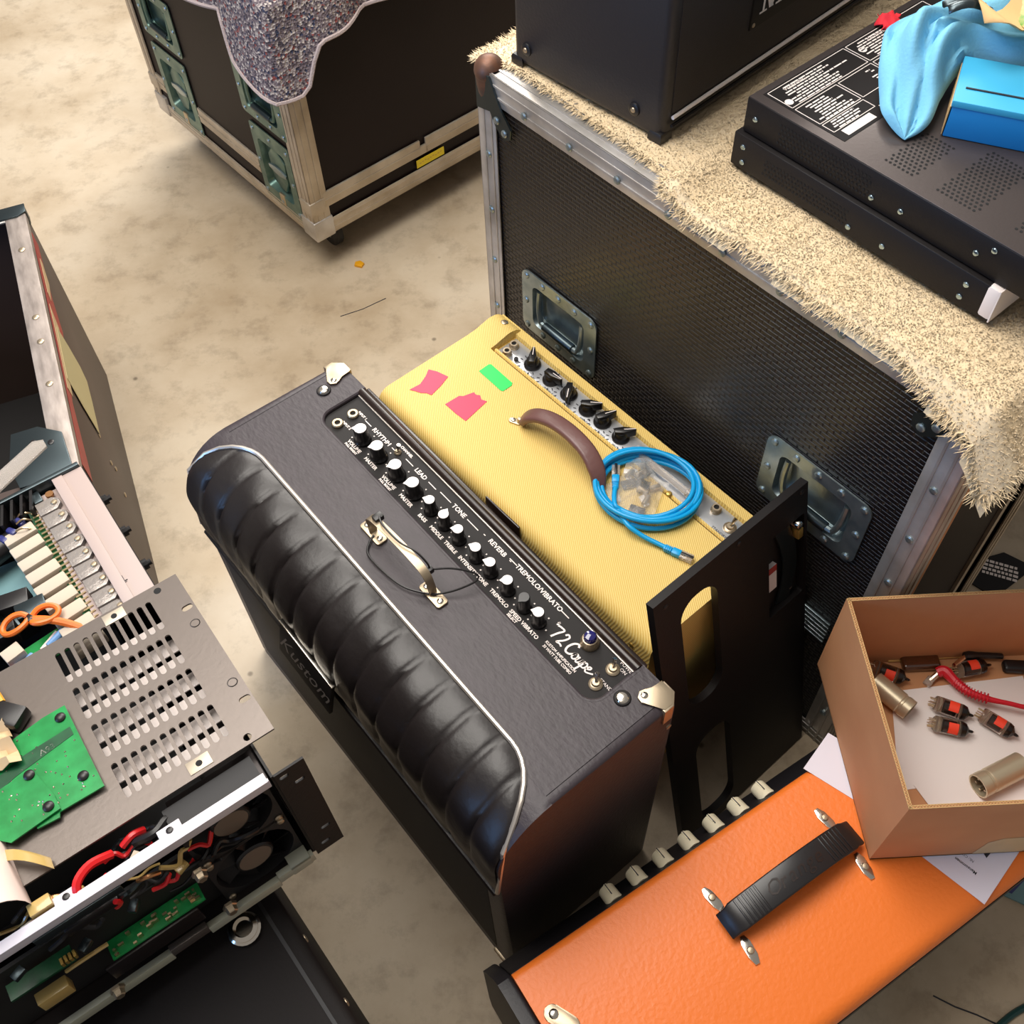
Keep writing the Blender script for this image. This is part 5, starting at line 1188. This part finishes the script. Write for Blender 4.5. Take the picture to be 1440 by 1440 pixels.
b.bm.faces.new(rings[0]); b.bm.faces.new(rings[-1]); hn = part('strap_handle', b, strap_black, og, ang=50)
b = MB()
def on_strap(x):
    for i in range(len(hp_) - 1):
        if hp_[i].x <= x <= hp_[i + 1].x: f = (x - hp_[i].x) / (hp_[i + 1].x - hp_[i].x); return hp_[i].lerp(hp_[i + 1], f), (hp_[i + 1] - hp_[i]).normalized()
    return hp_[-1], Vector((1, 0, 0))
for x in [.276 + .0058 * k for k in range(6)] + [.408 + .0058 * k for k in range(6)]:
    p, tt = on_strap(x); b.M = fr(p.x, p.y, p.z, tt, (0, 1, 0)); b.box(-.0014, .0014, -.0165, .0165, .002, .0042, .0006)
part('ribs', b, strap_black, hn, kind='stuff')
b = MB()
for k, ch in enumerate('Orange'):
    p, tt = on_strap(.322 + .0138 * k); b.text(ch, .026, fr(p.x, p.y, p.z + .0036, tt, (0, 1, 0)), shear=.3)
part('lettering', b, panel_dark, hn, flat=True)
b = MB(); b.M = T(.024, -.066, OZ, -1.1); b.prism(rrect(-.012, .034, -.0105, .0105, .0104, 5), 0, .0022, bev=.0008); q = part('corner_plate', b, nickel, og); screw(q, T(.024, -.066, OZ + .0022), .006, .0025, chrome)
screw(og, fr(.44, -OD, OZ - .075, (1, 0, 0), (0, 0, 1)), .005, .003, nickel)
for x in (.05, OL - .05):
    for y in (-OD + .04, -.01): b = MB(); b.cyl((x, y, 0), .018, .014, n=16, bev=.003); part('foot', b, rubber, og)

# papers under the carton
def sheet_thing(poly, z, m, label, cat='paper', k=KS, name='paper_sheet'):
    b = MB(); b.prism([(x * k, y * k) for x, y in poly], z, z + .0005); o = part(name, b, m, flat=True); return tag(o, label, cat)
sheet_thing([(.383, .539), (.55, .405), (.60, .45), (.428, .589)], OZ + .0004, paper_lav, 'white paper sheet sticking out left under the cardboard box, over the amplifier edge')
ps = sheet_thing([(.576, .347), (.70, .47), (.58, .53), (.47, .455)], OZ + .0012, paper_lav, 'printed white sheet with a corner showing below the cardboard box')
b = MB(); tx = fr(.544, .381, OZ + .0020, (-.7, .7, 0), (-.7, -.7, 0)); b.text('Mansommen', .0058, tx, bold=.0001); b.text('NL: CO2', .0048, tx @ T(.004, -.011, 0)); b.M = T(.5735, .3947, OZ + .0020, .6); b.prism([(-.004, -.004), (.005, -.003), (-.001, .006)], 0, .0002); part('lettering', b, ink, ps, flat=True)

# ------------------------------------------------------------------ open cardboard box with valves
BZ = OZ + .0020
ax_, ay_, bx_, by_ = .4265, .395, .4175, .669
bh, bw, th = .182, .40, .0045
cb = thing('cardboard_box', 'open brown cardboard box of valves standing on the orange amplifier', 'box', M=Matrix.Translation((0, 0, BZ)))
def wall(p, q, nm, lab=None):
    d = Vector((q[0] - p[0], q[1] - p[1], 0)); b = MB(); b.M = fr(p[0], p[1], 0, d, (0, 0, 1)); b.box(0, d.length, 0, bh - .0008, -th, 0); w_ = part(nm, b, card, cb, flat=True)
    b = MB(); b.M = fr(p[0], p[1], 0, d, (0, 0, 1)); n_ = int(d.length / .0036); L1 = [(d.length * k / (2 * n_), bh - .0008, -.0008 if k % 2 else -th + .0008) for k in range(2 * n_ + 1)]
    b.box(0, d.length, bh - .0012, bh, -.0009, 0); b.box(0, d.length, bh - .0012, bh, -th, -th + .0009); b.tube(L1, 0, flat=(.0009, .0024), upv=(0, 1, 0)); part('fluted_edge', b, card_edge, w_, kind='stuff'); return w_
Q = [(ax_, ay_), (ax_ + bw, ay_), (bx_ + bw, by_), (bx_, by_)]
fw_ = wall(Q[0], Q[1], 'front_wall'); wall(Q[1], Q[2], 'side_wall'); wall(Q[2], Q[3], 'back_wall'); wall(Q[3], Q[0], 'side_wall')
b = MB(); b.prism(Q, 0, .003); part('base', b, card, cb, flat=True)
b = MB(); b.M = fr(ax_, ay_ - .0003, 0, (1, 0, 0), (0, 0, 1)); b.prism([(.128, .004), (.135, .045), (.15, .058), (.19, .06), (.205, .045), (.19, .004)][::-1], 0, .0005) ; part('torn_label', b, tan_tape, fw_, 'torn pale label')
b = MB(); b.M = T(0, 0, 0); b.prism([(ax_ + .003, ay_ + .006), (ax_ + .034, ay_ + .006), (ax_ + .028, ay_ + .024), (ax_ + .003, ay_ + .026)], .003, .0046); part('bottom_flap', b, card, cb, flat=True)
IZ = BZ + .0035; KI = .9645
def inn(p): return (p[0] * KI, p[1] * KI)
sheet_thing([(.527, .642), (.719, .656), (.715, .513), (.673, .512), (.512, .498), (.503, .503)][::-1], IZ, paper_m, 'large white sheet lying on the bottom of the cardboard box', k=KI)
sheet_thing([(.523, .504), (.715, .512), (.72, .455), (.55, .445)][::-1], IZ + .0008, paper_m, 'second white sheet at the near wall of the cardboard box', k=KI)
def valve(p, q, label, rot, z=None):
    p, q = inn(p), inn(q); a = atan2(q[1] - p[1], q[0] - p[0]); r = .0108; z = IZ + .0016 + r if z is None else z
    M = Matrix.Translation((p[0] + .008 * cos(a), p[1] + .008 * sin(a), z)) @ Matrix.Rotation(a, 4, 'Z') @ Matrix.Rotation(rot, 4, 'X')
    v = thing('vacuum_valve', label, 'valve', M=M, group='valves with orange stickers in the cardboard box'); g = .0447
    b = MB(); b.lathe([(.0085, 0), (r - .0006, .0015), (r, .004), (r, g - .008), (r * .86, g - .003), (r * .5, g), (.0024, g + .002), (.0018, g + .006), (.0004, g + .0085)], axis='x', n=22); part('glass', b, glass_m, v)
    b = MB(); b.lathe([(.0046, .012), (.0064, .0125), (.0064, .029), (.0046, .0295)], axis='x', n=10); part('plate', b, mica, v)
    b = MB(); b.cyl((.0078, 0, 0), .0094, .0008, 'x', 16); b.cyl((.032, 0, 0), .0094, .0008, 'x', 16); part('mica_spacer', b, resist, v, kind=None)
    b = MB(); b.lathe([(r * .96, g - .0095), (r * .94, g - .0078), (r * .80, g - .0034), (r * .44, g - .0006), (.0016, g + .0015), (.0012, g + .007)], axis='x', n=18); part('getter_cap', b, getter, v)
    b = MB(); b.cyl((-.0065, .0058, 0), .0006, .009, 'x', 6)
    m0 = [Matrix.Rotation(2 * pi * k / 10, 4, 'X') for k in range(9)]; copies('pin', b, pin_m, v, m0)
    b = MB(); b.sheet([[(.018 + .013 * i / 2, (r + .0004) * sin(t_), (r + .0004) * cos(t_)) for t_ in [radians(-42 + 84 * j / 10) for j in range(11)]] for i in range(3)]); part('sticker', b, sticker, v, 'orange sticker')
valve((.570, .620), (.629, .592), 'valve with orange sticker, upper of the close pair in the middle of the box', .1)
valve((.560, .589), (.628, .567), 'valve with orange sticker, lower of the close pair in the middle of the box', .65)
valve((.631, .601), (.683, .556), 'valve with orange sticker under the red lead, the rightmost one', 0)
valve((.497, .680), (.555, .651), 'valve touching the champagne metal can by the left wall of the box', .85)
valve((.612, .662), (.673, .670), 'valve with orange sticker lying beside the black probe at the back wall', -.1)
def can(p, L, a, r, label):
    x, y = inn(p); v = thing('metal_can', label, 'can', M=Matrix.Translation((x, y, IZ + .0016 + r)) @ Matrix.Rotation(a, 4, 'Z'))
    b = MB(); b.lathe([(r * .86, .004), (r * .9, 0), (r, .001), (r, L * .74), (r * .93, L * .76), (r * .93, L * .80), (r * 1.0, L * .82), (r, L), (r * .86, L), (r * .84, L * .7)], axis='x', n=26); part('can_body', b, can_m, v)
    b = MB(); b.cyl((L * .72, 0, 0), r * .82, .002, 'x', 18); part('socket_face', b, ink, v)
    for k in range(5): b = MB(); t_ = 2 * pi * k / 5; b.cyl((L * .73, r * .5 * cos(t_), r * .5 * sin(t_)), r * .10, L * .22, 'x', 8); part('contact_pin', b, nickel, v)
can((.500, .652), .060, atan2(-.048, .040), .0150, 'champagne coloured metal can at the left wall of the box, beside a valve')
can((.668, .519), .070, atan2(-.038, -.092) , .0165, 'champagne coloured metal can at the near wall of the box')
x, y = inn((.549, .670)); b = MB(); b.M = T(x, y, IZ, .0); b.box(0, .053, 0, .026, 0, .014, .005, 3); o = part('amber_case', b, amber_gl); tag(o, 'glossy dark amber case lying at the back wall of the box', 'case')
b = MB(); p, q = inn((.533, .6895)), inn((.700, .692)); b.tube([(p[0], p[1], IZ + .003), (q[0], q[1], IZ + .003)], .0026, n=6); b.tube([(p[0] + .06, p[1] - .005, IZ + .0024), (q[0], q[1] - .005, IZ + .0024)], .0023, n=6) if False else None
o = part('wooden_stick', b, wood_st); tag(o, 'thin wooden stick lying along the back wall of the box', 'stick')
rp_ = thing('probe_lead', 'red test lead with a moulded bent plug crossing the box', 'cable')
pts = [inn(p) for p in ((.595, .662), (.604, .662), (.614, .645), (.628, .626), (.652, .613), (.676, .605), (.70, .598), (.74, .592))]
zz_ = [.012, .016, .016, .019, .021, .022, .020, .012]; b = MB(); P = smooth([(p[0], p[1], IZ + z) for p, z in zip(pts, zz_)], 6); n_ = len(P)
b.tube(P, [.0075 if i < 9 else max(.0034, .0072 - (i - 9) * .0002) for i in range(n_)], n=10); part('lead_boot', b, red_pl, rp_)
b = MB(); 
for i in range(12, 24): b.tube([P[i] - Vector((0, 0, .0)), P[i] + (P[i + 1] - P[i]) * .3], .0074, n=10)
part('strain_ribs', b, red_pl, rp_, kind='stuff')
e0 = inn((.583, .653)); b = MB(); b.tube([(pts[0][0] + .002, pts[0][1], IZ + .012), (e0[0], e0[1], IZ + .006)], .0042, n=10); part('probe_tip', b, chrome, rp_); b = MB(); b.tube([(e0[0] + .003, e0[1] + .003, IZ + .0075), (e0[0] - .006, e0[1] - .005, IZ + .004)], .0055, n=10); part('tip_sleeve', b, rj_clear, rp_)
bp_ = thing('black_probe', 'black probe with a metal tip lying on the back wall side of the box', 'probe'); a_, m_, c_ = inn((.618, .668)), inn((.644, .686)), inn((.695, .684))
b = MB(); b.tube(smooth([(a_[0], a_[1], IZ + .020), (m_[0], m_[1], IZ + .016)], 3), .0034, n=10); part('probe_tip', b, chrome, bp_); b = MB(); b.tube(smooth([(m_[0] - .006, m_[1] - .003, IZ + .018), (m_[0] + .012, m_[1] - .001, IZ + .014), (c_[0], c_[1], IZ + .009)], 4), [.0055, .006, .0068, .0064, .005, .0046, .0044, .0042, .0040], n=10); part('probe_body', b, tie_black, bp_)
x, y = inn((.705, .668)); b = MB(); b.M = T(x, y, IZ, -.1); b.box(-.013, .03, -.009, .009, 0, .014, .005, 3); b.tube([(.03, 0, .007), (.05, .002, .006)], .0035, n=8); o = part('rubber_boot', b, tie_black); tag(o, 'black rubber boot at the right of the box, beside the red lead', 'connector')

# ------------------------------------------------------------------ small things on the floor
b = MB(); b.prism([(-.335, 1.900), (-.318, 1.893), (-.312, 1.905), (-.322, 1.915), (-.334, 1.911)], .0002, .006, bev=.002); o = part('orange_chip', b, wire_ylw); tag(o, 'tiny orange yellow chip lying on the open concrete floor', 'litter')
b = MB(); b.prism([(.700, .435), (.752, .405), (.82, .46), (.76, .50)], .0003, .004, bev=.001); pk = part('foil_packet', b, tealsheet); tag(pk, 'glossy teal packet on the floor beyond the orange amplifier', 'packet')
b = MB(); b.prism([(.705, .440), (.73, .426), (.765, .452), (.745, .478)], .0041, .0046); part('packet_print', b, cap_blue, pk)
b = MB(); b.tube(smooth([(.600, .205, .005), (.655, .245, .005), (.70, .268, .005), (.78, .29, .005)], 5), .005, n=8); o = part('floor_cable', b, green_cable); tag(o, 'dark green cable on the floor in the near right corner', 'cable')
b = MB(); b.prism([(.815, .985), (.845, 1.02), (.905, 1.035), (.95, 1.0), (.86, .94)][::-1], .0003, .003); bc = part('printed_card', b, panel_black); tag(bc, 'black card with white print on the floor behind the cardboard box', 'card')
b = MB(); rnd = random.Random(4)
for r_ in range(4):
    x = -.03
    while x < .03: w = rnd.uniform(.004, .009); b.M = fr(.885, .995, .0034, (.8, -.35, 0), (.35, .8, 0)); b.box(x, x + w, -.014 + r_ * .009, -.0085 + r_ * .009, 0, .0002); x += w + .002
part('print', b, print_white, bc, kind='stuff', flat=True)
